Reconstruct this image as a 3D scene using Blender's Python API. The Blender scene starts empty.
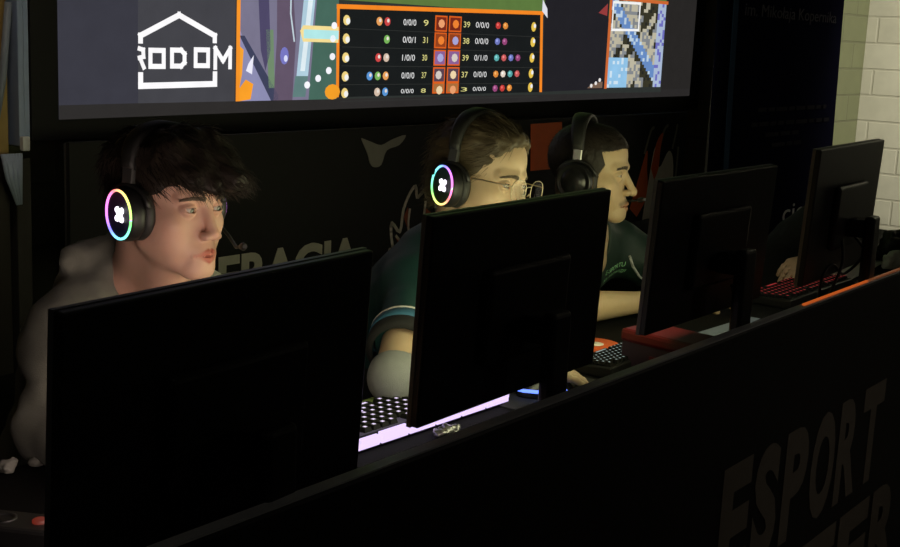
import bpy, bmesh, math, random
import numpy as np
from mathutils import Vector, Matrix

# ------------------------------------------------------------------ camera, world, lights
scene = bpy.context.scene
C = scene.collection
YAW, PITCH, ROLL, FPX = 0.92565, -0.19110, 0.04552, 1250.0
cam_data = bpy.data.cameras.new('camera')
cam_data.sensor_width = 36.0
cam_data.lens = FPX * 36.0 / 900.0
cam_data.clip_start = 0.02
cam = bpy.data.objects.new('camera', cam_data)
C.objects.link(cam)
_f = Vector((math.sin(YAW)*math.cos(PITCH), math.cos(YAW)*math.cos(PITCH), math.sin(PITCH)))
_r = Vector((math.cos(YAW), -math.sin(YAW), 0))
_u = _r.cross(_f)
_r2 = _r*math.cos(ROLL) + _u*math.sin(ROLL)
_u2 = -_r*math.sin(ROLL) + _u*math.cos(ROLL)
_m = Matrix((( _r2.x, _u2.x, -_f.x, -1.3862), (_r2.y, _u2.y, -_f.y, -1.0966), (_r2.z, _u2.z, -_f.z, 1.4383), (0,0,0,1)))
cam.matrix_world = _m
scene.camera = cam

world = bpy.data.worlds.new('dark_hall')
scene.world = world
world.use_nodes = True
world.node_tree.nodes['Background'].inputs[0].default_value = (0.8, 0.85, 1.0, 1)
world.node_tree.nodes['Background'].inputs[1].default_value = 0.002

def area_light(name, loc, target, size, power, col, size_y=None, spread=None):
    d = bpy.data.lights.new(name, 'AREA')
    d.energy = power; d.color = col; d.size = size
    if size_y: d.shape = 'RECTANGLE'; d.size_y = size_y
    if spread: d.spread = spread
    o = bpy.data.objects.new(name, d); C.objects.link(o)
    o.location = loc
    o.rotation_euler = (Vector(target)-Vector(loc)).to_track_quat('-Z', 'Y').to_euler()
    return o
area_light('side_wall_lamp', (5.4, -0.8, 2.9), (6.8, 1.0, 1.2), 0.5, 34, (1.0, 0.95, 0.78), spread=1.5)
area_light('hall_fill_light', (-1.6, -1.6, 2.95), (0.2, 0.6, 0.8), 1.2, 0.75, (1.0, 0.94, 0.85))  # added unseen fill, lifts the backdrop print and desk edge
area_light('panel_fill_light', (2.6, -2.6, 1.9), (1.35, -0.13, 0.45), 0.5, 0.24, (1.0, 0.86, 0.74), spread=1.0)  # added fill that brings out the desk front lettering, no fixture behind it
area_light('door_fill_light', (0.1, 1.2, 2.3), (0.35, 1.65, 1.3), 0.2, 0.22, (1.0, 0.86, 0.66), spread=1.2)  # added unseen source, brightens the ochre door panel

scene.view_settings.view_transform = 'Standard'
scene.view_settings.look = 'None'
scene.view_settings.exposure = 0.0
scene.view_settings.gamma = 1.0
scene.view_settings.use_curve_mapping = False

rnd = random.Random(7)
nrng = np.random.default_rng(11)

# ------------------------------------------------------------------ materials
MATS = {}
def mat(name, col, rough=0.6, metal=0.0, emit=None, strength=1.0, noise=0.12, nscale=30.0, bump=0.0, bscale=200.0, coat=0.0, spec=0.5, sheen=0.0):
    if name in MATS: return MATS[name]
    m = bpy.data.materials.new(name); m.use_nodes = True
    nt = m.node_tree; b = nt.nodes['Principled BSDF']
    b.inputs['Roughness'].default_value = rough
    b.inputs['Metallic'].default_value = metal
    b.inputs['Specular IOR Level'].default_value = spec
    if coat: b.inputs['Coat Weight'].default_value = coat
    if sheen: b.inputs['Sheen Weight'].default_value = sheen
    tc = nt.nodes.new('ShaderNodeTexCoord')
    nz = nt.nodes.new('ShaderNodeTexNoise'); nz.inputs['Scale'].default_value = nscale; nz.inputs['Detail'].default_value = 5
    nt.links.new(tc.outputs['Object'], nz.inputs['Vector'])
    mx = nt.nodes.new('ShaderNodeMix'); mx.data_type = 'RGBA'
    c = tuple(col)+(1,)
    mx.inputs['A'].default_value = tuple(x*(1-noise) for x in col)+(1,)
    mx.inputs['B'].default_value = tuple(min(1, x*(1+noise)) for x in col)+(1,)
    nt.links.new(nz.outputs['Fac'], mx.inputs['Factor'])
    nt.links.new(mx.outputs['Result'], b.inputs['Base Color'])
    if bump:
        n2 = nt.nodes.new('ShaderNodeTexNoise'); n2.inputs['Scale'].default_value = bscale; n2.inputs['Detail'].default_value = 4
        nt.links.new(tc.outputs['Object'], n2.inputs['Vector'])
        bp = nt.nodes.new('ShaderNodeBump'); bp.inputs['Strength'].default_value = bump; bp.inputs['Distance'].default_value = 0.002
        nt.links.new(n2.outputs['Fac'], bp.inputs['Height']); nt.links.new(bp.outputs['Normal'], b.inputs['Normal'])
    if emit:
        b.inputs['Emission Color'].default_value = tuple(emit)+(1,)
        b.inputs['Emission Strength'].default_value = strength
    MATS[name] = m
    return m
def glow(name, col, strength=1.0):
    return mat(name, (0.02,0.02,0.02), 0.5, emit=col, strength=strength)

def srgb(r, g, b):
    f = lambda c: (c/255/12.92) if c/255 <= 0.04045 else ((c/255+0.055)/1.055)**2.4
    return (f(r), f(g), f(b))

def tint_material(name, rough, sss=0.0, noise=0.1, nscale=60, bump=0.15, bscale=260, spec=0.4):
    m = bpy.data.materials.new(name); m.use_nodes = True
    nt = m.node_tree; b = nt.nodes['Principled BSDF']
    b.inputs['Roughness'].default_value = rough; b.inputs['Specular IOR Level'].default_value = spec
    at = nt.nodes.new('ShaderNodeAttribute'); at.attribute_name = 'tint'
    tc = nt.nodes.new('ShaderNodeTexCoord')
    nz = nt.nodes.new('ShaderNodeTexNoise'); nz.inputs['Scale'].default_value = nscale; nz.inputs['Detail'].default_value = 6
    nt.links.new(tc.outputs['Object'], nz.inputs['Vector'])
    mr = nt.nodes.new('ShaderNodeMapRange'); mr.inputs['To Min'].default_value = 1-noise; mr.inputs['To Max'].default_value = 1+noise
    nt.links.new(nz.outputs['Fac'], mr.inputs['Value'])
    mx = nt.nodes.new('ShaderNodeMix'); mx.data_type = 'RGBA'; mx.blend_type = 'MULTIPLY'; mx.inputs['Factor'].default_value = 1
    nt.links.new(at.outputs['Color'], mx.inputs['A']); nt.links.new(mr.outputs['Result'], mx.inputs['B'])
    nt.links.new(mx.outputs['Result'], b.inputs['Base Color'])
    n2 = nt.nodes.new('ShaderNodeTexNoise'); n2.inputs['Scale'].default_value = bscale; n2.inputs['Detail'].default_value = 4
    nt.links.new(tc.outputs['Object'], n2.inputs['Vector'])
    bp = nt.nodes.new('ShaderNodeBump'); bp.inputs['Strength'].default_value = bump; bp.inputs['Distance'].default_value = 0.001
    nt.links.new(n2.outputs['Fac'], bp.inputs['Height']); nt.links.new(bp.outputs['Normal'], b.inputs['Normal'])
    if sss:
        b.inputs['Subsurface Weight'].default_value = sss; b.inputs['Subsurface Radius'].default_value = (0.01, 0.004, 0.002); b.inputs['Subsurface Scale'].default_value = 0.6
    MATS[name] = m
    return m
SKIN = tint_material('skin', 0.5, sss=0.12, noise=0.06)
HAIR = tint_material('hair', 0.55, noise=0.25, nscale=140, bump=0.3, bscale=500, spec=0.35)

BLACK = mat('black_plastic', (0.010,0.010,0.0105), 0.45, bump=0.05, bscale=900)
BLACKG = mat('glossy_black_plastic', (0.012,0.012,0.013), 0.25)
GREYP = mat('dark_grey_plastic', (0.035,0.035,0.036), 0.5)
RUBBER = mat('black_leatherette', (0.018,0.018,0.017), 0.55, bump=0.3, bscale=300)
METAL = mat('brushed_metal', (0.45,0.45,0.44), 0.35, metal=1.0)

# ------------------------------------------------------------------ object helpers
def link(name, me, parent=None, m=None):
    o = bpy.data.objects.new(name, me); C.objects.link(o)
    if parent is not None:
        o.parent = parent
    if m is not None:
        for k in (m if isinstance(m, (list, tuple)) else [m]): me.materials.append(k)
    return o
def tag(o, label=None, cat=None, group=None, kind=None):
    if label: o['label'] = label
    if cat: o['category'] = cat
    if group: o['group'] = group
    if kind: o['kind'] = kind
    return o
def empty(name, loc=(0,0,0), rz=0.0, label=None, cat=None, group=None, matrix=None):
    o = bpy.data.objects.new(name, None); C.objects.link(o)
    o.empty_display_size = 0.05
    if matrix is not None: o.matrix_world = matrix
    else:
        o.location = loc; o.rotation_euler = (0,0,rz)
    return tag(o, label, cat, group)
def bm_obj(name, bm, m, parent=None, smooth=False, bevel=0.0, seg=2):
    me = bpy.data.meshes.new(name)
    bmesh.ops.recalc_face_normals(bm, faces=bm.faces)
    bm.to_mesh(me); bm.free()
    if smooth:
        for p in me.polygons: p.use_smooth = True
    o = link(name, me, parent, m)
    if bevel:
        md = o.modifiers.new('bevel', 'BEVEL'); md.width = bevel; md.segments = seg; md.limit_method = 'ANGLE'
        md.harden_normals = False
        for p in me.polygons: p.use_smooth = False
    return o
def add_box(bm, x0,x1,y0,y1,z0,z1, M=None, mi=0):
    vs = [bm.verts.new((x,y,z)) for x in (x0,x1) for y in (y0,y1) for z in (z0,z1)]
    if M is not None:
        for v in vs: v.co = M @ v.co
    for q in ((0,1,3,2),(4,6,7,5),(0,4,5,1),(2,3,7,6),(0,2,6,4),(1,5,7,3)):
        f = bm.faces.new([vs[i] for i in q]); f.material_index = mi
    return vs
def box_obj(name, x0,x1,y0,y1,z0,z1, m, parent=None, bevel=0.0, M=None):
    bm = bmesh.new(); add_box(bm, x0,x1,y0,y1,z0,z1, M)
    return bm_obj(name, bm, m, parent, bevel=bevel)
def add_tube(bm, pts, rad, n=10, closed=False, mi=0, cap=True):
    pts = [Vector(p) for p in pts]; rings = []; N = len(pts)
    rr = rad if isinstance(rad, (list, tuple)) else [rad]*N
    prev = None
    for i, p in enumerate(pts):
        a = pts[(i-1) % N] if (closed or i > 0) else p
        b = pts[(i+1) % N] if (closed or i < N-1) else p
        t = (b-a).normalized()
        if prev is None:
            u = t.orthogonal().normalized()
        else:
            u = (prev - t*prev.dot(t))
            u = u.normalized() if u.length > 1e-6 else t.orthogonal().normalized()
        prev = u; w = t.cross(u)
        rings.append([bm.verts.new(p + (u*math.cos(2*math.pi*k/n) + w*math.sin(2*math.pi*k/n))*rr[i]) for k in range(n)])
    for i in range(N if closed else N-1):
        A, B = rings[i], rings[(i+1) % N]
        for k in range(n):
            f = bm.faces.new((A[k], A[(k+1)%n], B[(k+1)%n], B[k])); f.material_index = mi; f.smooth = True
    if not closed and cap:
        f = bm.faces.new(rings[0][::-1]); f.material_index = mi
        f = bm.faces.new(rings[-1]); f.material_index = mi
def tube_obj(name, pts, rad, m, parent=None, n=10, closed=False):
    bm = bmesh.new(); add_tube(bm, pts, rad, n, closed)
    return bm_obj(name, bm, m, parent)
def add_lathe(bm, prof, M=None, n=32, mi=0, smooth=True):
    # prof: list of (radius, height) about local z
    rings = []
    for r, h in prof:
        if r < 1e-6:
            v = bm.verts.new((0,0,h)); rings.append([v])
        else:
            rings.append([bm.verts.new((r*math.cos(2*math.pi*k/n), r*math.sin(2*math.pi*k/n), h)) for k in range(n)])
    allv = [v for r in rings for v in r]
    if M is not None:
        for v in allv: v.co = M @ v.co
    for A, B in zip(rings, rings[1:]):
        for k in range(n):
            k2 = (k+1) % n
            if len(A) == 1 and len(B) == 1: continue
            if len(A) == 1: f = bm.faces.new((A[0], B[k2], B[k]))
            elif len(B) == 1: f = bm.faces.new((A[k], A[k2], B[0]))
            else: f = bm.faces.new((A[k], A[k2], B[k2], B[k]))
            f.material_index = mi; f.smooth = smooth
def lathe_obj(name, prof, m, parent=None, M=None, n=32):
    bm = bmesh.new(); add_lathe(bm, prof, M, n)
    return bm_obj(name, bm, m, parent)
def add_prism(bm, poly, y0, y1, mi=0):
    # polygon in (x,z), extruded in y
    a = [bm.verts.new((x,y0,z)) for x,z in poly]; b = [bm.verts.new((x,y1,z)) for x,z in poly]
    n = len(poly)
    f = bm.faces.new(a); f.material_index = mi
    f = bm.faces.new(b[::-1]); f.material_index = mi
    for k in range(n):
        f = bm.faces.new((a[k], b[k], b[(k+1)%n], a[(k+1)%n])); f.material_index = mi
_FONT_CACHE = {}
def text_mesh(body, depth=0.002, spacing=1.0, bold=0.0):
    cu = bpy.data.curves.new('lettering', 'FONT')
    cu.body = body; cu.size = 1.0; cu.extrude = depth; cu.space_character = spacing; cu.offset = bold; cu.resolution_u = 4
    o = bpy.data.objects.new('lettering', cu); C.objects.link(o)
    dg = bpy.context.evaluated_depsgraph_get()
    me = bpy.data.meshes.new_from_object(o.evaluated_get(dg))
    bpy.data.objects.remove(o); bpy.data.curves.remove(cu)
    return me
def fit_text(name, body, x0, x1, z0, z1, y, m, parent=None, depth=0.002, spacing=1.0, bold=0.0, place=None):
    # lettering standing on an x-z plane facing -y, fitted into the box
    me = text_mesh(body, depth=0.0, spacing=spacing, bold=bold)
    co = np.empty(len(me.vertices)*3, np.float32); me.vertices.foreach_get('co', co); co = co.reshape(-1,3)
    mn, mx = co.min(0), co.max(0)
    out = np.empty_like(co)
    out[:,0] = x0 + (co[:,0]-mn[0])/(mx[0]-mn[0])*(x1-x0)
    out[:,2] = z0 + (co[:,1]-mn[1])/(mx[1]-mn[1])*(z1-z0)
    out[:,1] = y
    if place is not None: out = place(out)
    me.vertices.foreach_set('co', out.astype(np.float32).ravel()); me.update()
    me.name = name
    me.polygons.foreach_set('use_smooth', np.zeros(len(me.polygons), bool))
    o = link(name, me, parent, m)
    if depth:
        md = o.modifiers.new('solid', 'SOLIDIFY'); md.thickness = depth; md.offset = 0
    return o
def copy_tree(o, parent=None):
    c = o.copy(); C.objects.link(c)
    if parent is not None: c.parent = parent
    for ch in list(o.children): copy_tree(ch, c)
    return c

# ------------------------------------------------------------------ signed-distance modelling
F4 = np.float32
def V(*a): return np.array(a, F4)
def smin(a, b, k):
    h = np.clip(0.5+0.5*(b-a)/k, 0, 1); return b+(a-b)*h-k*h*(1-h)
def smax(a, b, k): return -smin(-a, -b, k)
def seg(P, a, b, ra, rb):
    a = np.asarray(a, F4); b = np.asarray(b, F4)
    pa = P-a; ba = b-a
    t = np.clip(pa@ba/max(float(ba@ba), 1e-9), 0, 1)
    d = pa - t[:,None]*ba
    return np.sqrt((d*d).sum(1)) - (ra+(rb-ra)*t)
def ell(P, c, r, R=None):
    q = P-np.asarray(c, F4)
    if R is not None: q = q@np.asarray(R, F4)
    r = np.asarray(r, F4)
    k0 = np.sqrt(((q/r)**2).sum(1)); k1 = np.sqrt(((q/(r*r))**2).sum(1))
    return np.where(k1 < 1e-6, -r.min(), k0*(k0-1)/np.maximum(k1, 1e-6))
def sph(P, c, r):
    q = P-np.asarray(c, F4); return np.sqrt((q*q).sum(1))-r
def group(P, c, R, fn):
    d = sph(P, c, R); out = (d+0.03).astype(F4); m = d < 0.04
    if m.any(): out[m] = fn(P[m])
    return out
_lat = nrng.random((32,32,32)).astype(F4)*2-1
def vnoise(P):
    i = np.floor(P).astype(np.int32); f = (P-i).astype(F4); f = f*f*(3-2*f)
    i0 = i & 31; i1 = (i+1) & 31
    x0,y0,z0 = i0.T; x1,y1,z1 = i1.T; fx,fy,fz = f.T
    L = _lat
    a = L[x0,y0,z0]*(1-fx)+L[x1,y0,z0]*fx; b = L[x0,y1,z0]*(1-fx)+L[x1,y1,z0]*fx
    c = L[x0,y0,z1]*(1-fx)+L[x1,y0,z1]*fx; d = L[x0,y1,z1]*(1-fx)+L[x1,y1,z1]*fx
    return (a*(1-fy)+b*fy)*(1-fz)+(c*(1-fy)+d*fy)*fz
def eval_chunks(fn, P, n=400000):
    out = np.empty(len(P), F4)
    for i in range(0, len(P), n): out[i:i+n] = fn(P[i:i+n])
    return out
def grad(fn, P, e=0.0006):
    g = np.empty_like(P)
    for k in range(3):
        d = np.zeros(3, F4); d[k] = e
        g[:,k] = (eval_chunks(fn, P+d)-eval_chunks(fn, P-d))/(2*e)
    return g
def project(fn, P, it=2, lim=0.004):
    for _ in range(it):
        f = eval_chunks(fn, P); g = grad(fn, P)
        g2 = np.maximum((g*g).sum(1), 0.05)
        st = -(f/g2)[:,None]*g
        ln = np.sqrt((st*st).sum(1)); sc = np.minimum(1, lim/np.maximum(ln, 1e-9))
        P = (P+st*sc[:,None]).astype(F4)
    return P
QUAL = 1.08
def surface(fn, lo, hi, h, B=8):
    h = h*QUAL
    lo = np.asarray(lo, F4); hi = np.asarray(hi, F4)
    nb = np.ceil((hi-lo)/(h*B)).astype(int); n = nb*B+1
    gi = np.stack(np.meshgrid(*[np.arange(k) for k in nb], indexing='ij'), -1).reshape(-1,3)
    ctr = (lo+(gi*B+B/2)*h).astype(F4)
    fc = eval_chunks(fn, ctr)
    act = np.abs(fc) < h*B*0.87*1.2+0.006
    vals = np.ones(tuple(n), F4)
    for g, v in zip(gi[~act], fc[~act]):
        if v < 0: vals[g[0]*B:g[0]*B+B+1, g[1]*B:g[1]*B+B+1, g[2]*B:g[2]*B+B+1] = -1
    ga = gi[act]
    off = np.stack(np.meshgrid(*[np.arange(B+1)]*3, indexing='ij'), -1).reshape(-1,3)
    step = 400
    for i in range(0, len(ga), step):
        idx = (ga[i:i+step,None,:]*B+off[None]).reshape(-1,3)
        v = fn((lo+idx*h).astype(F4))
        vals[idx[:,0],idx[:,1],idx[:,2]] = v
    ins = vals < 0
    c = [ins[a:n[0]-1+a, b:n[1]-1+b, d:n[2]-1+d] for a in (0,1) for b in (0,1) for d in (0,1)]
    anyi = c[0].copy(); alli = c[0].copy()
    for k in c[1:]: anyi |= k; alli &= k
    cells = np.argwhere(anyi & ~alli)
    cid = -np.ones(tuple(n-1), np.int32); cid[cells[:,0],cells[:,1],cells[:,2]] = np.arange(len(cells))
    acc = np.zeros((len(cells),3)); cnt = np.zeros(len(cells))
    corners = [(a,b,d) for a in (0,1) for b in (0,1) for d in (0,1)]
    for a in corners:
        for ax in range(3):
            if a[ax]: continue
            b = list(a); b[ax] = 1
            va = vals[cells[:,0]+a[0],cells[:,1]+a[1],cells[:,2]+a[2]]; vb = vals[cells[:,0]+b[0],cells[:,1]+b[1],cells[:,2]+b[2]]
            m = (va < 0) != (vb < 0)
            t = np.where(m, va/np.where(m, va-vb, 1), 0)
            p = np.array(a, float)[None].repeat(len(cells),0); p[:,ax] += t
            acc[m] += p[m]; cnt[m] += 1
    verts = (lo+(cells+acc/np.maximum(cnt,1)[:,None])*h).astype(F4)
    quads = []
    for ax in range(3):
        u, w = [(1,2),(2,0),(0,1)][ax]
        sl0 = [slice(1,-1)]*3; sl0[ax] = slice(0,-1)
        sl1 = [slice(1,-1)]*3; sl1[ax] = slice(1,None)
        A = ins[tuple(sl0)]; Bv = ins[tuple(sl1)]
        e = np.argwhere(A != Bv)
        e2 = e.copy(); e2[:,[u,w]] += 1
        fl = A[e[:,0],e[:,1],e[:,2]]
        q = []
        for du, dw in ((-1,-1),(0,-1),(0,0),(-1,0)):
            cc = e2.copy(); cc[:,u] += du; cc[:,w] += dw
            q.append(cid[cc[:,0],cc[:,1],cc[:,2]])
        q = np.stack(q,1); q[~fl] = q[~fl][:,::-1]
        quads.append(q)
    quads = np.concatenate(quads); quads = quads[(quads >= 0).all(1)]
    return verts, quads
def np_mesh(name, verts, quads, smooth=True):
    me = bpy.data.meshes.new(name)
    k = quads.shape[1]
    me.vertices.add(len(verts)); me.vertices.foreach_set('co', np.asarray(verts, F4).ravel())
    me.loops.add(quads.size); me.loops.foreach_set('vertex_index', np.ascontiguousarray(quads, np.int32).ravel())
    me.polygons.add(len(quads)); me.polygons.foreach_set('loop_start', np.arange(0, quads.size, k, dtype=np.int32))
    me.polygons.foreach_set('use_smooth', np.full(len(quads), smooth))
    me.update(calc_edges=True); me.validate()
    return me
def get_co(me):
    co = np.empty(len(me.vertices)*3, F4); me.vertices.foreach_get('co', co); return co.reshape(-1,3)
def set_tint(me, col):
    a = me.color_attributes.new('tint', 'FLOAT_COLOR', 'POINT')
    c = np.ones((len(col),4), F4); c[:,:3] = col
    a.data.foreach_set('color', c.ravel())
def sdf_mesh(name, fn, lo, hi, h, proj=1):
    v, q = surface(fn, lo, hi, h)
    if proj: v = project(fn, v, proj, h)
    return np_mesh(name, v, q)
def refine(me, fn, mask_fn, lim):
    bm = bmesh.new(); bm.from_mesh(me)
    bm.verts.ensure_lookup_table()
    m = mask_fn(get_co(me))
    ed = [e for e in bm.edges if m[e.verts[0].index] and m[e.verts[1].index]]
    bmesh.ops.subdivide_edges(bm, edges=ed, cuts=1, use_grid_fill=True)
    for f in bm.faces: f.smooth = True
    bm.to_mesh(me); bm.free()
    co = get_co(me); m = mask_fn(co)
    co[m] = project(fn, co[m], 2, lim)
    me.vertices.foreach_set('co', co.ravel()); me.update()

# ------------------------------------------------------------------ heads and bodies
def rot_head(yaw, pitch, roll):
    # face looks to -y; yaw>0 turns the face towards +x, pitch>0 looks down, roll>0 tips the crown towards +x
    return np.array(Matrix.Rotation(math.radians(yaw), 3, 'Z') @ Matrix.Rotation(math.radians(pitch), 3, 'X') @ Matrix.Rotation(math.radians(roll), 3, 'Y'), F4)

def head_sdf(Q, s):
    # Q: head coordinates, origin between the eyes' depth line and ears; -y is the face
    jaw = s.get('jaw', 0.0); nose = s.get('nose', 1.0)
    A = Q.copy(); A[:,0] = np.abs(A[:,0])
    d = ell(A, (0,.012,.035), (.0735,.093,.083))
    d = smin(d, ell(A, (0,-.030,.045), (.061,.060,.060)), .02)
    d = smin(d, ell(A, (0,-.034,-.032), (.058,.056,.072)), .025)
    d = smin(d, seg(A, (.050+jaw,-.008,-.062), (.018,-.072,-.099), .017, .017), .022)
    d = smin(d, sph(A, (0,-.083,-.099), .0185), .018)
    d = smin(d, sph(A, (.012,-.082,-.101), .0125), .014)
    d = smin(d, ell(A, (.046,-.060,-.027), (.018,.019,.017)), .018)
    d = smin(d, seg(A, (.014,-.0855,.0195), (.044,-.070,.019), .0105, .009), .012)
    d = smin(d, ell(A, (0,-.081,-.072), (.030,.021,.024)), .015)
    d = smin(d, ell(A, (.036,-.056,-.058), (.022,.022,.026)), .02)
    d = smin(d, ell(A, (.050,-.034,-.032), (.019,.030,.034)), .025)
    # eye sockets
    d = smax(d, -ell(A, (.0325,-.097,-.001), (.0215,.018,.0135)), .010)
    # nose
    n = seg(A, (0,-.085,.008), (0,-.1125*nose,-.037), .0085, .0095)
    n = smin(n, sph(A, (0,-.1135*nose,-.0395), .0098), .006)
    n = smin(n, ell(A, (.0125,-.1005,-.0425), (.0075,.011,.0075)), .006)
    d = smin(d, n, .008)
    d = smax(d, -sph(A, (.0068,-.1065,-.0500), .0036), .003)
    # lids with an almond opening
    d = smin(d, sph(A, (.0325,-.0745,-.001), .0152), .0035)
    q = A-V(.0325,-.0745,-.001)
    x = q[:,0]; z = q[:,2]-0.06*x
    up = s.get('lid_up', .0052); dn = s.get('lid_dn', .0042)
    al = np.where(z > 0, z/up, -z/dn)
    ap = (np.sqrt((x/.0138)**2 + al**2)-1)*.0045
    ap = np.maximum(ap, q[:,1]+.002)
    d = smax(d, -ap, .0012)
    d = np.where(ap < 0.006, np.minimum(d, sph(A, (.0325,-.0745,-.001), .0118)), d)
    # lips
    up_l = seg(A, (.004,-.1015,-.0695), (.0255,-.0885,-.0760), .0050, .0026)
    lo_l = seg(A, (0,-.0998,-.0818), (.0235,-.0885,-.0775), .0062, .0028)
    d = smin(d, up_l, .004); d = smin(d, lo_l, .004)
    d = smax(d, -(seg(A, (0,-.1075,-.0758), (.0235,-.0925,-.0768), .0022, .0012)), .002)
    d = smax(d, -seg(A, (0,-.1075,-.062), (0,-.1045,-.066), .0022, .0026), .004)
    # ears
    e = ell(A, (.0765,.012,-.018), (.008,.018,.031))
    e = smax(e, -ell(A, (.086,.007,-.016), (.008,.010,.020)), .005)
    d = smin(d, e, .006)
    return d

def hand_sdf(P, w, d, n, thumb, curl, spread=0.06, tcurl=0.4):
    d = np.asarray(d, F4); d = d/np.linalg.norm(d); n = np.asarray(n, F4); n = n-d*(n@d); n = n/np.linalg.norm(n)
    s = np.cross(d, n)*thumb; w = np.asarray(w, F4)
    offs = (.0275,.0095,-.0090,-.0265); lens = (.070,.078,.072,.056); rad = (.0088,.0090,.0086,.0076)
    palm = None
    for o in offs:
        c = seg(P, w+s*o*.55+d*.012, w+d*.084+s*o, .0135, .0115)
        palm = c if palm is None else smin(palm, c, .014)
    out = palm
    for k, o in enumerate(offs):
        p = w+d*.084+s*o; dd = d+s*(o*spread*30); dd = dd/np.linalg.norm(dd)
        c = curl[k] if isinstance(curl, (list,tuple)) else curl
        fing = None; ang = c*0.55
        for j, fr in enumerate((.44,.31,.25)):
            v = dd*math.cos(ang)-n*math.sin(ang)
            q = p+v*lens[k]*fr
            r0 = rad[k]*(1-.09*j); r1 = rad[k]*(1-.09*(j+1))
            sg = seg(P, p, q, r0, r1)
            fing = sg if fing is None else smin(fing, sg, .003)
            p = q; ang += c*(0.9 if j == 0 else .6)
        out = smin(out, fing, .005)
    a = w+s*.018+d*.018-n*.004; b = a+(s*.75+d*.62-n*.35)*.040
    c2 = b+(d*.9+s*(.45-tcurl)-n*.25)*.031; e = c2+(d*.93+s*(.1-tcurl)-n*.3)*.026
    th = smin(smin(seg(P, a, b, .0150, .0115), seg(P, b, c2, .0108, .0098), .004), seg(P, c2, e, .0098, .0078), .003)
    return smin(out, th, .008)

class Figure:
    def __init__(s, spec):
        s.s = spec
        g = lambda k: np.asarray(spec[k], F4)
        s.H = g('head'); s.hs = spec.get('hs', 1.0); s.R = rot_head(*spec['head_rot'])
        s.c7 = g('c7'); s.sR = g('sR'); s.sL = g('sL'); s.eR = g('eR'); s.eL = g('eL'); s.wR = g('wR'); s.wL = g('wL')
        s.pel = g('pelvis')
        s.w = s.c7-s.pel; s.L = float(np.linalg.norm(s.w)); s.w = s.w/s.L
        lat = s.sL-s.sR; lat = lat-s.w*(lat@s.w); s.u = lat/np.linalg.norm(lat)
        s.v = np.cross(s.w, s.u)        # towards the back (+y for a figure facing -y)
        s.T = np.stack([s.u, s.v, s.w], 1).astype(F4)
        s.kR = g('kR'); s.kL = g('kL'); s.aR = g('aR'); s.aL = g('aL')
    def to_head(s, P): return (((P-s.H)@s.R)/s.hs).astype(F4)
    def from_head(s, Q): return ((np.asarray(Q, F4)*s.hs)@s.R.T+s.H).astype(F4)
    def torso(s, P):
        b = s.s.get('bulk', 1.0); p = s.pel; w = s.w; L = s.L
        d = ell(P, p+w*L*.66+s.v*.005, (.160*b,.108*b,.205), s.T)
        d = smin(d, ell(P, p+w*L*.30, (.150*b,.108*b,.20), s.T), .05)
        d = smin(d, ell(P, p+w*.02, (.175,.125,.13), s.T), .05)
        for sh in (s.sR, s.sL):
            d = smin(d, seg(P, s.c7-w*.035, sh, .050, .056), .05)
            d = smin(d, seg(P, p+w*L*.72-s.v*.03, sh-w*.03, .07, .055), .05)
        return d
    def neck(s, P):
        d = seg(P, s.from_head((0,.030,-.045)), s.c7+s.v*-.015, .052, .060)
        d = smin(d, seg(P, s.from_head((0,-.018,-.085)), s.c7-s.v*.075-s.w*.06, .036, .040), .03)
        return d
    def uparm(s, P, sd, grow=0.0):
        a, b = (s.sR, s.eR) if sd == 'R' else (s.sL, s.eL)
        return seg(P, a, b, .053+grow, .041+grow)
    def forearm(s, P, sd, grow=0.0):
        a, b = (s.eR, s.wR) if sd == 'R' else (s.eL, s.wL)
        m = a+(b-a)*.28
        return smin(seg(P, a, m, .040+grow, .042+grow), seg(P, m, b, .042+grow, .027+grow), .02)
    def legs(s, P):
        o = None
        for k, a, sg in ((s.kR, s.aR, -1), (s.kL, s.aL, 1)):
            hip = s.pel+s.u*sg*.09-s.v*.02
            d = smin(seg(P, hip, k, .085, .058), seg(P, k, a, .056, .038), .03)
            d = smin(d, seg(P, a+V(0,.03,-.045), a+V(0,-.15,-.055), .035, .028), .02)
            o = d if o is None else np.minimum(o, d)
        return o
    def hand(s, P, sd):
        h = s.s['hand'+sd]; w = s.wR if sd == 'R' else s.wL
        return hand_sdf(P, w, h['d'], h['n'], h['t'], h['c'], tcurl=h.get('tc', .4))
    def body(s, P):
        d = group(P, s.H+s.R@V(0,0,0), .165, lambda p: head_sdf(s.to_head(p), s.s)*s.hs)
        d = smin(d, group(P, (s.H+s.c7)/2, .22, s.neck), .02)
        t = s.torso(P); d = smin(d, t, .035)
        for sd in 'RL':
            e, w = (s.eR, s.wR) if sd == 'R' else (s.eL, s.wL)
            d = smin(d, s.uparm(P, sd), .03)
            d = smin(d, s.forearm(P, sd), .02)
            dv = np.asarray(s.s['hand'+sd]['d'], F4); dv = dv/np.linalg.norm(dv)
            d = smin(d, group(P, w+dv*.08, .13, lambda p: s.hand(p, sd)), .012)
        d = smin(d, group(P, (s.pel+s.aR)/2+V(0,-.15,0), .62, s.legs), .03)
        return d

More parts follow.
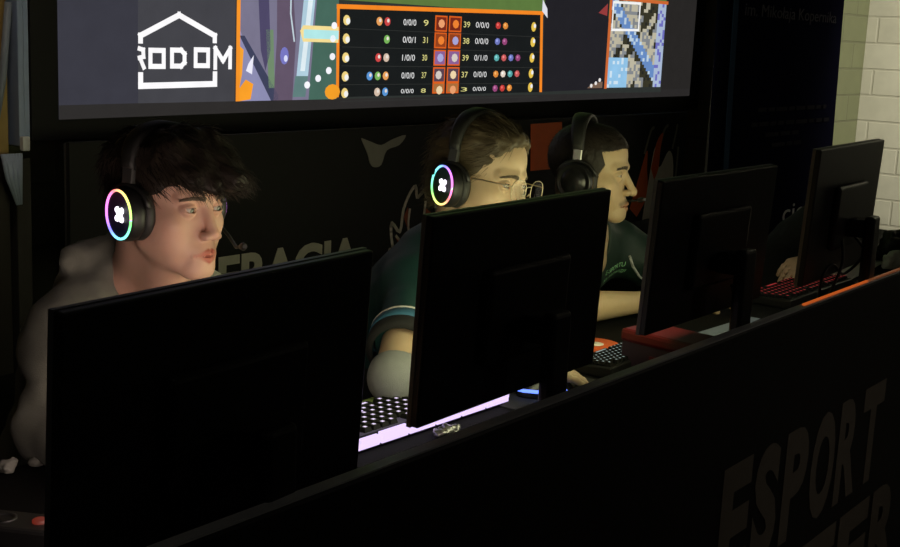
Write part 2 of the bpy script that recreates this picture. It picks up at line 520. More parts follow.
SKIN_BASE = {}
def build_person(spec, label):
    f = Figure(spec)
    pts = np.array([f.H+V(0,0,.14), f.H+V(.1,.13,0), f.H-V(.1,.13,0), f.sR, f.sL, f.eR, f.eL, f.wR, f.wL, f.pel+V(.2,.16,-.15), f.pel-V(.2,.16,.15), f.kR, f.kL, f.aR+V(0,-.2,-.1), f.aL+V(0,-.2,-.1)])
    for sd, w in (('R', f.wR), ('L', f.wL)):
        dv = np.asarray(spec['hand'+sd]['d'], F4); dv = dv/np.linalg.norm(dv); pts = np.vstack([pts, w+dv*.2])
    lo = pts.min(0)-.08; hi = pts.max(0)+.08
    me = sdf_mesh('person', f.body, lo, hi, spec.get('h', .0038), 1)
    if spec.get('fine', True):
        def mask(P):
            Q = f.to_head(P); return (Q[:,1] < -.045) & (np.abs(Q[:,0]) < .062) & (Q[:,2] > -.115) & (Q[:,2] < .05)
        refine(me, f.body, mask, .002)
        def mask2(P):
            Q = f.to_head(P); return (Q[:,1] < -.062) & (np.abs(Q[:,0]) < .05) & (Q[:,2] > -.09) & (Q[:,2] < .016)
        refine(me, f.body, mask2, .001)
    P = get_co(me); Q = f.to_head(P); A = Q.copy(); A[:,0] = np.abs(A[:,0])
    base = np.asarray(spec['skin'], F4)
    col = np.tile(base, (len(P),1))
    near = (np.linalg.norm(Q, axis=1) < .17)
    def blend(w, mul):
        nonlocal col
        w = np.clip(w, 0, 1)*near
        col = col*(1-w[:,None])+col*np.asarray(mul, F4)*w[:,None]
    lip = np.minimum(seg(A, (.0035,-.1030,-.0700), (.0245,-.0905,-.0757), .0056, .0026), seg(A, (0,-.1015,-.0812), (.0225,-.0905,-.0775), .0066, .0030))
    blend(.95-lip/.0022, spec.get('lip', (.78,.42,.42)))
    blend((.0012-np.abs(seg(A, (0,-.106,-.0758), (.0235,-.0925,-.0768), .0016, .001)))/.0008*.7, (.4,.25,.25))
    blend(.7-np.linalg.norm(A-V(.050,-.062,-.035), axis=1)/.035, spec.get('cheek', (1.0,.70,.66)))
    blend(.6-np.linalg.norm(A-V(0,-.115,-.04), axis=1)/.022, (1.0,.78,.74))
    # lash line and corner of the opening
    q = A-V(.0325,-.0745,-.001); z = q[:,2]-.06*q[:,0]; up = spec.get('lid_up', .0052)
    e = np.sqrt((q[:,0]/.0138)**2+(z/np.where(z > 0, up, .0042))**2)
    blend(np.where((z > -.001) & (q[:,1] < -.008), 1-np.abs(e-1.05)/.22, 0), (.22,.16,.14))
    blend(np.where((z <= -.001) & (q[:,1] < -.008), .5-np.abs(e-1.05)/.25, 0), (.5,.35,.33))
    if 'stubble' in spec:
        st = np.clip((-.040-Q[:,2])/.02, 0, 1)*np.clip((-.0-Q[:,1])/.03, 0, 1)*(0.75+.25*vnoise(P*900))
        st = st*np.clip(lip/.004, 0, 1)*np.clip((np.linalg.norm(A-V(0.035,-.085,-.048), axis=1))/.03, 0, 1)
        blend(st*spec['stubble'], (.42,.40,.38))
        mo = .0085-np.abs(seg(A, (0,-.1035,-.0625), (.025,-.09,-.0715), .001, .001)); blend(mo/.005*spec.get('moustache', 0), (.25,.23,.21))
    if 'buzz' in spec:
        hl = hairline(Q, spec['buzz'])
        blend(np.clip(hl/.008, 0, 1), (.13,.115,.10))
    set_tint(me, col)
    o = link('person', me, None, [SKIN])
    tag(o, label, 'person')
    # eyes: white, iris and pupil rings about the gaze axis
    if spec.get('fine', True):
        gz = np.asarray(spec.get('gaze', (0,-1,0)), float); gz = Vector(gz).normalized()
        for sx in (-1, 1):
            bm = bmesh.new(); r = .0122
            Mx = gz.to_track_quat('Z', 'Y').to_matrix().to_4x4()
            angs = [0,6,12,20,27,30,45,70,100,140,180]
            for i0, (a0, a1) in enumerate(zip(angs, angs[1:])):
                mi = 2 if a1 <= 12 else (1 if a1 <= 30 else 0)
                add_lathe(bm, [(r*math.sin(math.radians(a))if 0 < a < 180 else 0, r*math.cos(math.radians(a))) for a in (a0, a1)], Mx, 24, mi)
            bmesh.ops.remove_doubles(bm, verts=bm.verts, dist=1e-5)
            for v in bm.verts:
                v.co = Vector(f.from_head(np.array([[v.co.x+sx*.0325, v.co.y-.0745, v.co.z-.001]]))[0])
            eo = bm_obj('eye', bm, [mat('eye_white', (.42,.38,.35), .2, noise=.03), mat('iris_'+spec['iris'], dict(brown=(.07,.035,.018), grey=(.055,.05,.045))[spec['iris']], .12), mat('pupil', (.004,.004,.004), .1)], o)
    # brows
    if spec.get('fine', True):
        for sx in (-1, 1):
            bm = bmesh.new()
            for k in range(200):
                t = rnd.random(); zz = .0165+.0045*math.sin(min(1, t*1.35)*math.pi*.62)-.004*t+rnd.uniform(-.0040,.0040)*(1-.55*t)*spec.get('brow', 1.0)
                p0 = np.array([[sx*(.0125+.036*t), -.100+.022*t, zz]], F4)
                w0 = project(f.body, f.from_head(p0), 4, .02)[0]
                dirv = f.R@V(sx*(.75+.3*t), .25, .45-.75*t)
                add_tube(bm, [w0, w0+dirv*.0035+f.R@V(0,-.0008,0), w0+dirv*.0070], [.0007,.0006,.00025], 4)
            b = bm_obj('eyebrow', bm, [HAIR], o)
            set_tint(b.data, np.tile(np.asarray(spec.get('brow_col', (.085,.058,.040)), F4), (len(b.data.vertices),1)))
    return o, f

def hairline(Q, k):
    # >0 where scalp carries hair; a short cut with a squared front and a side-burn
    front = Q[:,2]-(.066-.30*np.clip(np.abs(Q[:,0])-.030, 0, .05)) - k
    side = np.minimum(Q[:,1]+.050-.35*np.clip(Q[:,2]-.02, -.05, .06), Q[:,2]+.035+.45*np.clip(Q[:,1]-.0,0,.12))
    side = np.minimum(side, Q[:,1]+.036+.5*np.clip(Q[:,2]-.0, 0, .1))
    return np.maximum(np.where(Q[:,1] < .10, np.minimum(front, Q[:,1]+.105), -1), side)

def strands(verts, norms, n, flow, length, rad, lift, droop, curlv=0.25, sides=3, segs=4):
    idx = nrng.integers(0, len(verts), n)
    V0 = verts[idx]; N0 = norms[idx]
    fl = flow(V0); fl = fl-N0*(fl*N0).sum(1)[:,None]; fl = fl/np.maximum(np.linalg.norm(fl,axis=1),1e-6)[:,None]
    fl = fl+nrng.normal(0, curlv, fl.shape); fl = fl/np.linalg.norm(fl,axis=1)[:,None]
    ln = length*nrng.uniform(.6,1.25,n)
    allv = []; allq = []
    side = np.cross(fl, N0); side /= np.maximum(np.linalg.norm(side,axis=1),1e-6)[:,None]
    rings = []
    lf = lift*nrng.uniform(.3,1.6,n)
    for k in range(segs+1):
        t = k/segs
        c = V0-N0*.002+fl*(ln*t)[:,None]+N0*(lf*np.sin(t*2.4)*ln)[:,None]
        c = c+np.array([0,0,-1.])*(droop*ln*t*t)[:,None]
        r = rad*(1-.85*t)
        rings.append(np.stack([c+(side*math.cos(2*math.pi*j/sides)+N0*math.sin(2*math.pi*j/sides))*r for j in range(sides)], 1))
    R = np.stack(rings, 1)   # n, segs+1, sides, 3
    vs = R.reshape(-1,3)
    q = []
    ids = np.arange(n)[:,None,None]*((segs+1)*sides)+np.arange(segs)[None,:,None]*sides+np.arange(sides)[None,None,:]
    nx = np.arange(n)[:,None,None]*((segs+1)*sides)+np.arange(segs)[None,:,None]*sides+((np.arange(sides)+1)%sides)[None,None,:]
    q = np.stack([ids, nx, nx+sides, ids+sides], -1).reshape(-1,4)
    return vs.astype(F4), q.astype(np.int32)

def build_hair(f, parent, fn, flow, col, nstr, length, rad, lift, droop, h=.003, curlv=.25, keep=None):
    # fn in head coordinates; result moved to the world
    v, q = surface(fn, (-.14,-.19,-.13), (.16,.17,.19), h)
    v = project(fn, v, 1, h)
    g = grad(fn, v); nrm = g/np.maximum(np.linalg.norm(g,axis=1),1e-6)[:,None]
    ok = np.ones(len(v), bool) if keep is None else keep(v)
    sv, sq = strands(v[ok], nrm[ok], nstr, flow, length, rad, lift, droop, curlv)
    allv = np.vstack([v, sv]); allq = np.vstack([q, sq+len(v)])
    me = np_mesh('hair', f.from_head(allv), allq)
    shade = 1+.35*np.concatenate([vnoise(v*V(150,40,60)), np.repeat(nrng.uniform(-1,1,nstr), len(sv)//nstr)])
    n = len(me.vertices)
    set_tint(me, np.asarray(col, F4)[None]*shade[:n,None])
    return link('hair', me, parent, [HAIR])

def cloth(name, fn, lo, hi, h, m, parent):
    me = sdf_mesh(name, fn, lo, hi, h, 1)
    return link(name, me, parent, m)

# ------------------------------------------------------------------ headset
def rainbow_mat(name, offset, strength=2.2):
    m = bpy.data.materials.new(name); m.use_nodes = True
    nt = m.node_tree; b = nt.nodes['Principled BSDF']; b.inputs['Base Color'].default_value = (.02,.02,.02,1)
    at = nt.nodes.new('ShaderNodeAttribute'); at.attribute_name = 'turn'
    ad = nt.nodes.new('ShaderNodeMath'); ad.operation = 'ADD'; ad.inputs[1].default_value = offset
    fr = nt.nodes.new('ShaderNodeMath'); fr.operation = 'FRACT'
    hs = nt.nodes.new('ShaderNodeCombineColor'); hs.mode = 'HSV'; hs.inputs[1].default_value = .80; hs.inputs[2].default_value = 1.0
    nt.links.new(at.outputs['Fac'], ad.inputs[0]); nt.links.new(ad.outputs[0], fr.inputs[0]); nt.links.new(fr.outputs[0], hs.inputs[0])
    nt.links.new(hs.outputs[0], b.inputs['Emission Color']); b.inputs['Emission Strength'].default_value = strength
    return m
def build_headset(f, label, lit=True, hue=0.0, cupx=.092, band_r=.152, toe=8, mic=True, tilt=0.0, band_back=0.0, bandw=.016, cup_r=.046, fwd=0.0, drop=0.0, mir=1):
    M4 = Matrix.Translation(Vector([float(x) for x in f.H])) @ Matrix([[float(x) for x in r] for r in f.R]).to_4x4() @ Matrix.Scale(f.hs, 4)
    root = empty('headset', matrix=M4, label=label, cat='headset')
    cy, cz = .012+fwd, -.020+drop
    for sx in (-1, 1):
        # cup frame: local z points outwards
        zx = Vector((sx, 0, 0)); zx.rotate(Matrix.Rotation(math.radians(toe*sx), 3, 'Z'))
        zx.z = -0.06 if tilt == 0 else tilt; zx.normalize()
        Mq = zx.to_track_quat('Z', 'Y').to_matrix().to_4x4(); Mq.translation = Vector((sx*cupx, cy, cz))
        cr = cup_r
        lathe_obj('ear_cushion', [(0,-.020),(cr*.55,-.020),(cr*.62,-.017),(cr*.70,-.022),(cr*.92,-.020),(cr*1.02,-.012),(cr*.98,-.004),(cr*.8,.0),(0,.0)], RUBBER, root, Mq, 40)
        cup = lathe_obj('ear_cup', [(0,-.001),(cr*.97,-.001),(cr*1.0,.004),(cr*1.0,.015),(cr*.96,.021),(cr*.90,.0235),(cr*.86,.0225),(cr*.4,.0215),(0,.0215)], BLACKG if not lit else BLACK, root, Mq, 48)
        if lit:
            bm = bmesh.new(); n = 64; add_tube(bm, [Mq @ Vector((cr*.885*math.cos(2*math.pi*k/n), cr*.885*math.sin(2*math.pi*k/n), .0238)) for k in range(n)], .0021, 6, closed=True)
            ring = bm_obj('light_ring', bm, [rainbow_mat('rainbow_light', hue)], cup)
            inv = Mq.inverted(); at = ring.data.attributes.new('turn', 'FLOAT', 'POINT')
            tv = []
            for vv in ring.data.vertices:
                l = inv @ vv.co; tv.append((math.atan2(l.y*sx*1.0, l.x)/(2*math.pi)) % 1.0)
            at.data.foreach_set('value', tv)
            bm = bmesh.new()
            for i in range(16):
                a = i*2*math.pi/16
            for (ex, ey, er) in ((0,0,.008),(.007,.007,.0055),(-.007,.007,.0055),(.007,-.007,.0055),(-.007,-.007,.0055)):
                add_lathe(bm, [(0,.0245),(er*.8,.0242),(er,.0215)], Mq @ Matrix.Translation((ex,ey,0)), 16)
            bm_obj('emblem', bm, [glow('emblem_light', (.92,.86,1.0), 3.0)], cup)
        else:
            bm = bmesh.new()
            add_lathe(bm, [(0,.031),(cr*.35,.0305),(cr*.62,.0255),(cr*.70,.0215)], Mq, 36)
            bm_obj('cup_cap', bm, [BLACKG], cup)
        # yoke up to the band
        yk = bmesh.new()
        a0 = Mq @ Vector((0,0,.008))
        pts = []
        for k in range(9):
            an = math.radians(-70+140*k/8)
            pts.append(Vector((sx*(cupx+.010), cy+math.sin(an)*cr*1.08, cz+math.cos(an)*cr*1.08)))
        add_tube(yk, pts, .0042, 8)
        bm_obj('yoke', yk, [BLACK], root)
        bm = bmesh.new()
        add_box(bm, sx*(cupx+.003), sx*(cupx+.013), cy-.011+band_back*.25, cy+.011+band_back*.25, cz+cr*1.02, cz+cr*1.02+.034)
        bm_obj('slider', bm, [METAL if not lit else GREYP], root, bevel=.002)
    # headband: flattened arch swept over the crown
    bm = bmesh.new(); rows = []; n = 33
    zb = cz+cup_r*1.02+.028
    for k in range(n):
        a = math.pi*k/(n-1)
        x = math.cos(a)*(cupx+.010); z = zb+math.sin(a)**.85*(band_r-zb); yb = cy+band_back*math.sin(a)+band_back*.25
        t = Vector((x*.9, 0, z-zb+.03)).normalized(); wd = bandw*(.75+.35*math.sin(a))
        prof = [(-wd,-.004),(-wd,.004),(-wd*.6,.0075),(wd*.6,.0075),(wd,.004),(wd,-.004),(wd*.5,-.007),(-wd*.5,-.007)]
        rows.append([bm.verts.new(Vector((x, yb+py, z))+t*pr) for py, pr in prof])
    for A, B in zip(rows, rows[1:]):
        for k in range(8): fc = bm.faces.new((A[k],A[(k+1)%8],B[(k+1)%8],B[k])); fc.smooth = True
    bm.faces.new(rows[0]); bm.faces.new(rows[-1][::-1])
    bm_obj('headband', bm, [RUBBER], root)
    if mic:
        sx = mic
        p = [Vector((sx*(cupx+.012), cy-.03, cz-.02)), Vector((sx*(cupx+.012), cy-.06, cz-.04)), Vector((sx*(cupx-.020), cy-.105, cz-.050)), Vector((sx*(cupx-.042), cy-.134, cz-.042))]
        bm = bmesh.new(); add_tube(bm, p, [.0032,.003,.003,.003], 8)
        add_tube(bm, [p[-1], p[-1]+(p[-1]-p[-2]).normalized()*.010, p[-1]+(p[-1]-p[-2]).normalized()*.024], [.005,.0068,.004], 10)
        bm_obj('microphone', bm, [BLACK], root)
    return root
# ------------------------------------------------------------------ the room
def struct(o): o['kind'] = 'structure'; return o
def brick_mat(name, c1, c2, mortar, bw, bh, rough=.6, axis='XZ'):
    m = bpy.data.materials.new(name); m.use_nodes = True
    nt = m.node_tree; b = nt.nodes['Principled BSDF']; b.inputs['Roughness'].default_value = rough
    tc = nt.nodes.new('ShaderNodeTexCoord'); sp = nt.nodes.new('ShaderNodeSeparateXYZ'); cb = nt.nodes.new('ShaderNodeCombineXYZ')
    nt.links.new(tc.outputs['Object'], sp.inputs[0])
    nt.links.new(sp.outputs[axis[0]], cb.inputs[0]); nt.links.new(sp.outputs['Z'], cb.inputs[1])
    br = nt.nodes.new('ShaderNodeTexBrick'); br.inputs['Scale'].default_value = 1.0
    br.inputs['Brick Width'].default_value = bw; br.inputs['Row Height'].default_value = bh; br.inputs['Mortar Size'].default_value = .008
    br.inputs['Mortar Smooth'].default_value = .4
    br.inputs['Color1'].default_value = c1+(1,); br.inputs['Color2'].default_value = c2+(1,); br.inputs['Mortar'].default_value = mortar+(1,)
    nt.links.new(cb.outputs[0], br.inputs['Vector'])
    nz = nt.nodes.new('ShaderNodeTexNoise'); nz.inputs['Scale'].default_value = 9; nz.inputs['Detail'].default_value = 5
    nt.links.new(tc.outputs['Object'], nz.inputs['Vector'])
    mr = nt.nodes.new('ShaderNodeMapRange'); mr.inputs['To Min'].default_value = .82; mr.inputs['To Max'].default_value = 1.12
    nt.links.new(nz.outputs['Fac'], mr.inputs['Value'])
    mx = nt.nodes.new('ShaderNodeMix'); mx.data_type = 'RGBA'; mx.blend_type = 'MULTIPLY'; mx.inputs['Factor'].default_value = 1
    nt.links.new(br.outputs['Color'], mx.inputs['A']); nt.links.new(mr.outputs['Result'], mx.inputs['B'])
    nt.links.new(mx.outputs['Result'], b.inputs['Base Color'])
    bp = nt.nodes.new('ShaderNodeBump'); bp.inputs['Strength'].default_value = .5; bp.inputs['Distance'].default_value = .006; bp.invert = True
    nt.links.new(br.outputs['Fac'], bp.inputs['Height']); nt.links.new(bp.outputs['Normal'], b.inputs['Normal'])
    return m
CREAM_X = brick_mat('cream_painted_blocks', (.62,.60,.50), (.58,.56,.46), (.51,.49,.40), .42, .165, axis='Y')
DARKWALL = brick_mat('olive_painted_blocks', (.135,.145,.075), (.125,.135,.07), (.105,.11,.06), .42, .165, axis='X')
DARKP = mat('dark_paint', (.05,.045,.04), .8, bump=.1, bscale=60)
X0, X1, Y0, Y1, ZC = -3.2, 6.72, -3.4, 1.75, 3.2
struct(box_obj('floor', X0-.1, X1+.1, Y0-.1, Y1+.1, -.1, 0, mat('dark_vinyl_floor', (.035,.033,.03), .4, nscale=6, bump=.05)))
struct(box_obj('ceiling', X0-.1, X1+.1, Y0-.1, Y1+.1, ZC, ZC+.1, DARKP))
struct(box_obj('wall_back', X0-.1, X1+.1, Y1, Y1+.1, 0, ZC, DARKWALL))
struct(box_obj('wall_right', X1, X1+.1, Y0, Y1, 0, ZC, CREAM_X))
struct(box_obj('wall_left', X0-.1, X0, Y0, Y1, 0, ZC, DARKP))
struct(box_obj('wall_front', X0-.1, X1+.1, Y0-.1, Y0, 0, ZC, DARKP))
struct(box_obj('baseboard_right', X1-.015, X1, Y0, Y1-.02, 0, .09, mat('cream_trim', (.5,.46,.36), .5)))
# pier between screen and roll-up banner, wall shade put into its dark brown
struct(box_obj('trim_1', 4.12, 4.42, 1.55, 1.75, 0, ZC, brick_mat('shade_brown_blocks', (.06,.042,.030), (.05,.036,.028), (.03,.022,.018), .42, .165, axis='X')))
# pale framed door at the left of the screen
d1 = struct(empty('door_1', (0, 1.64, 0)))
OCHRE = mat('ochre_door_panel', (.36,.24,.075), .6, noise=.3, nscale=7)
box_obj('door_leaf', -.62, .402, -.02, .02, 1.09, 2.25, OCHRE, d1, bevel=.003)
box_obj('lower_leaf', -.62, .402, -.02, .02, .02, 1.075, mat('dark_door_panel', (.03,.024,.02), .6), d1, bevel=.003)
PALE = mat('pale_blue_gloss', (.26,.33,.52), .35)
box_obj('door_frame', .412, .428, -.05, .04, 1.115, 2.3, PALE, d1, bevel=.003)
box_obj('door_frame', .434, .449, -.04, .04, 1.115, 2.3, PALE, d1, bevel=.003)
box_obj('door_frame', .408, .449, -.04, .04, .02, 1.085, DARKP, d1, bevel=.003)
box_obj('latch', .412, .432, -.065, -.048, 1.105, 1.140, mat('pale_latch', (.75,.75,.78), .3), d1, bevel=.003)
tube_obj('door_bar', [(.350,-.034,1.14),(.378,-.036,1.28),(.398,-.036,1.46)], .009, mat('blue_grey_bar', (.20,.23,.30), .5), d1)
bm = bmesh.new()
for k in range(7):
    x_ = .378+.006*k
    add_tube(bm, [(x_-.010+.002*k, 1.595, 1.098), (x_-.004, 1.588-.004*(k%2), 1.04), (.402+.002*k, 1.592, .972)], [.0060,.0055,.003], 8)
cl = bm_obj('hanging_cloth', bm, [mat('pale_blue_cloth', (.36,.42,.58), .8)]); tag(cl, 'pale bluish cloth hanging below the door latch at the left edge', 'cloth')

# ------------------------------------------------------------------ projected image
def light_paint(name, strength):
    m = bpy.data.materials.new(name); m.use_nodes = True
    nt = m.node_tree; b = nt.nodes['Principled BSDF']; b.inputs['Base Color'].default_value = (.02,.02,.02,1); b.inputs['Roughness'].default_value = .9
    b.inputs['Specular IOR Level'].default_value = 0
    at = nt.nodes.new('ShaderNodeAttribute'); at.attribute_name = 'tint'
    nz = nt.nodes.new('ShaderNodeTexNoise'); nz.inputs['Scale'].default_value = 18; nz.inputs['Detail'].default_value = 4
    tc = nt.nodes.new('ShaderNodeTexCoord'); nt.links.new(tc.outputs['Object'], nz.inputs['Vector'])
    mr = nt.nodes.new('ShaderNodeMapRange'); mr.inputs['To Min'].default_value = .86; mr.inputs['To Max'].default_value = 1.12
    nt.links.new(nz.outputs['Fac'], mr.inputs['Value'])
    mx = nt.nodes.new('ShaderNodeMix'); mx.data_type = 'RGBA'; mx.blend_type = 'MULTIPLY'; mx.inputs['Factor'].default_value = 1
    nt.links.new(at.outputs['Color'], mx.inputs['A']); nt.links.new(mr.outputs['Result'], mx.inputs['B'])
    nt.links.new(mx.outputs['Result'], b.inputs['Emission Color']); b.inputs['Emission Strength'].default_value = strength
    return m
PROJ = light_paint('projected_light', 1.0)
class Mosaic:
    def __init__(s, y): s.v = []; s.f = []; s.c = []; s.y = y
    def poly(s, pts, col, layer=1):
        n = len(s.v); s.v += [(x, s.y-.0007*layer, z) for x, z in pts]; s.f.append(list(range(n, n+len(pts)))); s.c += [srgb(*col)]*len(pts)
    def rect(s, x0, x1, z0, z1, col, layer=1): s.poly([(x0,z0),(x1,z0),(x1,z1),(x0,z1)], col, layer)
    def disc(s, x, z, rx, rz, col, layer=1, n=12): s.poly([(x+rx*math.cos(2*math.pi*k/n), z+rz*math.sin(2*math.pi*k/n)) for k in range(n)], col, layer)
    def line(s, pts, w, col, layer=1, closed=False):
        pts = [Vector((x,z)) for x,z in pts]
        seq = list(zip(pts, pts[1:]))+([(pts[-1], pts[0])] if closed else [])
        for a, b in seq:
            d = (b-a).normalized(); n = Vector((-d.y, d.x))*w/2; a2 = a-d*w/2; b2 = b+d*w/2
            s.poly([tuple(a2-n), tuple(b2-n), tuple(b2+n), tuple(a2+n)], col, layer)
    def text(s, body, x0, x1, z0, z1, col, layer=9):
        me = text_mesh(body, 0)
        co = get_co(me); mn = co.min(0); mx_ = co.max(0); n = len(s.v)
        for c in co: s.v.append((x0+(c[0]-mn[0])/(mx_[0]-mn[0])*(x1-x0), s.y-.0007*layer, z0+(c[1]-mn[1])/(mx_[1]-mn[1])*(z1-z0)))
        s.c += [srgb(*col)]*len(co)
        for p in me.polygons: s.f.append([n+i for i in p.vertices])
        bpy.data.meshes.remove(me)
    def build(s, name, parent, m):
        me = bpy.data.meshes.new(name); me.from_pydata(s.v, [], s.f); me.update()
        set_tint(me, np.array(s.c, F4))
        return link(name, me, parent, m)
SY = 1.600
ps = empty('projection_screen', (0,0,0), label='large projection screen showing a game scoreboard, hung above the black backdrop', cat='projection screen')
BLK = mat('black_screen_border', (.006,.006,.006), .9)
box_obj('screen_frame', .458, 4.11, SY+.006, SY+.05, 1.125, 2.95, BLK, ps)
mz = Mosaic(SY+.004)
mz.poly([(.535,1.176),(4.005,1.192),(4.005,2.9),(.535,2.9)], (56,56,66), 0)
mz.poly([(3.715,1.192),(4.005,1.192),(4.005,2.9),(3.715,2.9)], (40,38,37), 1)
mz.poly([(.535,1.176),(4.005,1.192),(4.005,1.225),(.535,1.212)], (44,42,42), 1)
mz.build('screen_fabric', ps, PROJ)
lg = Mosaic(SY)
lg.rect(.780, 1.126, 1.213, 2.2, (66,66,72), 1)
WH = (255,253,255)
lg.line([(.788,1.378),(.788,1.391),(.919,1.449),(1.048,1.397),(1.048,1.384)], .0155, WH, 2)
lg.line([(.788,1.287),(.788,1.259),(1.050,1.263),(1.050,1.290)], .0165, WH, 2)
t = .0135
def O(x0, x1, z0, z1): lg.line([(x0+t/2,z0+t/2),(x1-t/2,z0+t/2),(x1-t/2,z1-t/2),(x0+t/2,z1-t/2)], t, WH, 3, True)
lg.line([(.784,1.357),(.796,1.354),(.797,1.336),(.784,1.333)], t*.9, WH, 3); lg.line([(.787,1.330),(.798,1.308)], t*.9, WH, 3)
O(.8135,.872,1.304,1.360)
lg.line([(.894,1.312),(.894,1.355),(.926,1.355),(.938,1.345),(.938,1.322),(.926,1.312)], t, WH, 3, True)
O(.971,1.030,1.307,1.364)
lg.line([(1.050,1.309),(1.050,1.362),(1.079,1.328),(1.106,1.363),(1.106,1.311)], t, WH, 3)
lg.build('logo_image', ps, PROJ)
gm = Mosaic(SY)
gm.rect(1.126, 3.712, 1.213, 2.66, (46,50,48), 1)
gm.rect(1.556, 3.70, 1.52, 2.66, (92,120,62), 2)
gm.rect(1.14, 1.556, 1.213, 2.66, (122,118,142), 2)
gm.poly([(1.14,1.213),(1.27,1.213),(1.21,1.30),(1.14,1.42)], (140,140,178), 3)
gm.poly([(1.14,1.40),(1.16,1.40),(1.30,1.23),(1.30,1.213),(1.27,1.213)], (62,66,92), 4)
gm.poly([(1.20,1.66),(1.245,1.66),(1.265,1.36),(1.245,1.30),(1.225,1.36)], (78,72,104), 4)
gm.poly([(1.245,1.42),(1.275,1.42),(1.285,1.25),(1.26,1.25)], (112,138,108), 4)
gm.poly([(1.285,1.66),(1.34,1.66),(1.37,1.40),(1.36,1.213),(1.28,1.213),(1.29,1.40)], (98,84,104), 4)
gm.disc(1.322, 1.345, .018, .026, (120,120,196), 5); gm.disc(1.327,1.337,.008,.010,(222,226,255), 6)
gm.line([(1.345,1.66),(1.345,1.47),(1.362,1.39)], .006, (196,214,224), 5)
gm.poly([(1.415,1.66),(1.465,1.66),(1.425,1.285),(1.375,1.285)], (176,206,222), 5)
gm.poly([(1.425,1.56),(1.445,1.56),(1.410,1.30),(1.39,1.30)], (226,240,246), 6)
gm.poly([(1.37,1.285),(1.425,1.285),(1.415,1.222),(1.36,1.222)], (96,128,126), 5)
gm.poly([(1.47,1.66),(1.556,1.66),(1.556,1.213),(1.43,1.213)], (70,104,92), 4)
gm.poly([(1.385,1.420),(1.398,1.437),(1.556,1.437),(1.556,1.388),(1.398,1.388)], (246,222,150), 7)
gm.rect(1.40,1.556,1.398,1.425,(178,232,232), 8)
for x, z in ((1.420,1.258),(1.468,1.278),(1.515,1.302),(1.530,1.345),(1.53,1.40),(1.535,1.44)): gm.disc(x, z, .013, .011, (248,248,255), 8)
gm.poly([(1.166,1.300),(1.175,1.320),(1.196,1.345),(1.190,1.29)], (236,236,250), 6)
gm.rect(1.126,1.1405,1.213,2.66,(250,150,40), 8)
gm.poly([(1.14,1.213),(1.185,1.218),(1.195,1.262),(1.165,1.275),(1.14,1.25)], (250,160,40), 7)
gm.poly([(1.14,1.25),(1.150,1.29),(1.155,1.36),(1.14,1.37)], (250,165,50), 7)
gm.disc(1.535,1.236,.035,.024,(246,160,40), 7)
gm.build('game_image', ps, PROJ)
sb = Mosaic(SY)
def sz(z, x): return z+(x-1.915)*.010
sb.poly([(1.560,1.219),(2.722,1.223),(2.700,1.524),(1.553,1.500)], (24,27,28), 5)
OR = (246,136,36)
sb.poly([(1.545,1.492),(2.712,1.516),(2.712,1.530),(1.545,1.506)], OR, 6)
sb.poly([(1.553,1.219),(1.566,1.219),(1.559,1.50),(1.546,1.50)], OR, 6)
sb.poly([(2.714,1.223),(2.732,1.223),(2.708,1.52),(2.690,1.52)], OR, 6)
sb.poly([(2.700,1.53),(2.74,1.505),(2.735,1.54),(2.70,1.575)], (225,225,235), 7)
R_ = random.Random(5)
rz = (1.462,1.405,1.346,1.287,1.235)
left_lv = ('9','31','30','37','8'); right_lv = ('39','38','39','37','3')
kda_l = ('0/0/0','0/0/1','1/0/0','0/0/0','0/0/0'); kda_r = ('0/0/0','0/0/0','0/1/0','0/0/0','0/0/0')
ICON = [(196,60,56),(200,90,90),(226,140,60),(110,120,190),(232,214,200),(150,70,120),(90,170,170)]
for i, z in enumerate(rz):
    hz = .010 if i < 4 else .007
    sb.rect(1.575, 2.70, z-.030, z-.0285, (52,54,52), 6)
    for x in (1.592,): sb.disc(x, sz(z,x), .016, .016, (240,212,130), 7); sb.disc(x+.006, sz(z,x)-.003, .010, .010, (244,244,240), 8)
    sb.disc(2.648, sz(z,2.648), .016, .018, (232,196,80), 7); sb.disc(2.655, sz(z,2.655)+.004, .008, .008, (240,240,244), 8)
    nl = (2,1,2,3,2)[i]
    for k in range(nl):
        x = 1.790-.040*k; c = [(206,70,70),(232,160,90),(120,180,90),(90,150,214),(214,190,170)][(i*2+k)%5]
        sb.disc(x, sz(z,x), .015, .014, c, 7); sb.disc(x+.003, sz(z,x)+.003, .006, .006, (235,225,215), 8)
    for k in range((2,2,4,4,3)[i]):
        x = 2.415+.046*k; c = ICON[(i*3+k*2)%7]; sb.disc(x, sz(z,x), .017, .013, c, 7, 7); sb.disc(x-.004, sz(z,x)+.003, .006, .005, tuple(min(255,q+50) for q in c), 8)
    sb.text(kda_l[i], 1.870, 1.937, sz(z,1.9)-hz, sz(z,1.9)+hz, (232,232,232))
    sb.text(left_lv[i], 1.977, 2.003, sz(z,2)-hz, sz(z,2)+hz, (226,220,140))
    sb.text(right_lv[i], 2.203, 2.240, sz(z,2.2)-hz, sz(z,2.2)+hz, (226,220,140))
    sb.text(kda_r[i], 2.275, 2.355, sz(z,2.3)-hz, sz(z,2.3)+hz, (226,226,226))
    for x0, x1 in ((2.042,2.110),(2.120,2.192)):
        zz = sz(z,x0); lo_ = max(zz-.027, 1.225)
        sb.rect(x0, x1, lo_, zz+.027, (222,96,30), 6); sb.rect(x0+.006, x1-.006, lo_+.005, zz+.022, [(120,40,26),(150,66,30),(140,96,150),(90,66,80),(170,110,60)][i], 7)
        xm = (x0+x1)/2; sb.disc(xm-.004+.008*R_.random(), max(zz,1.236), .018, min(.015,.5*(zz+.022-lo_)), [(236,160,110),(240,130,50),(170,170,220),(214,204,196),(240,214,170)][(i+int(x0*10))%5], 8, 8)
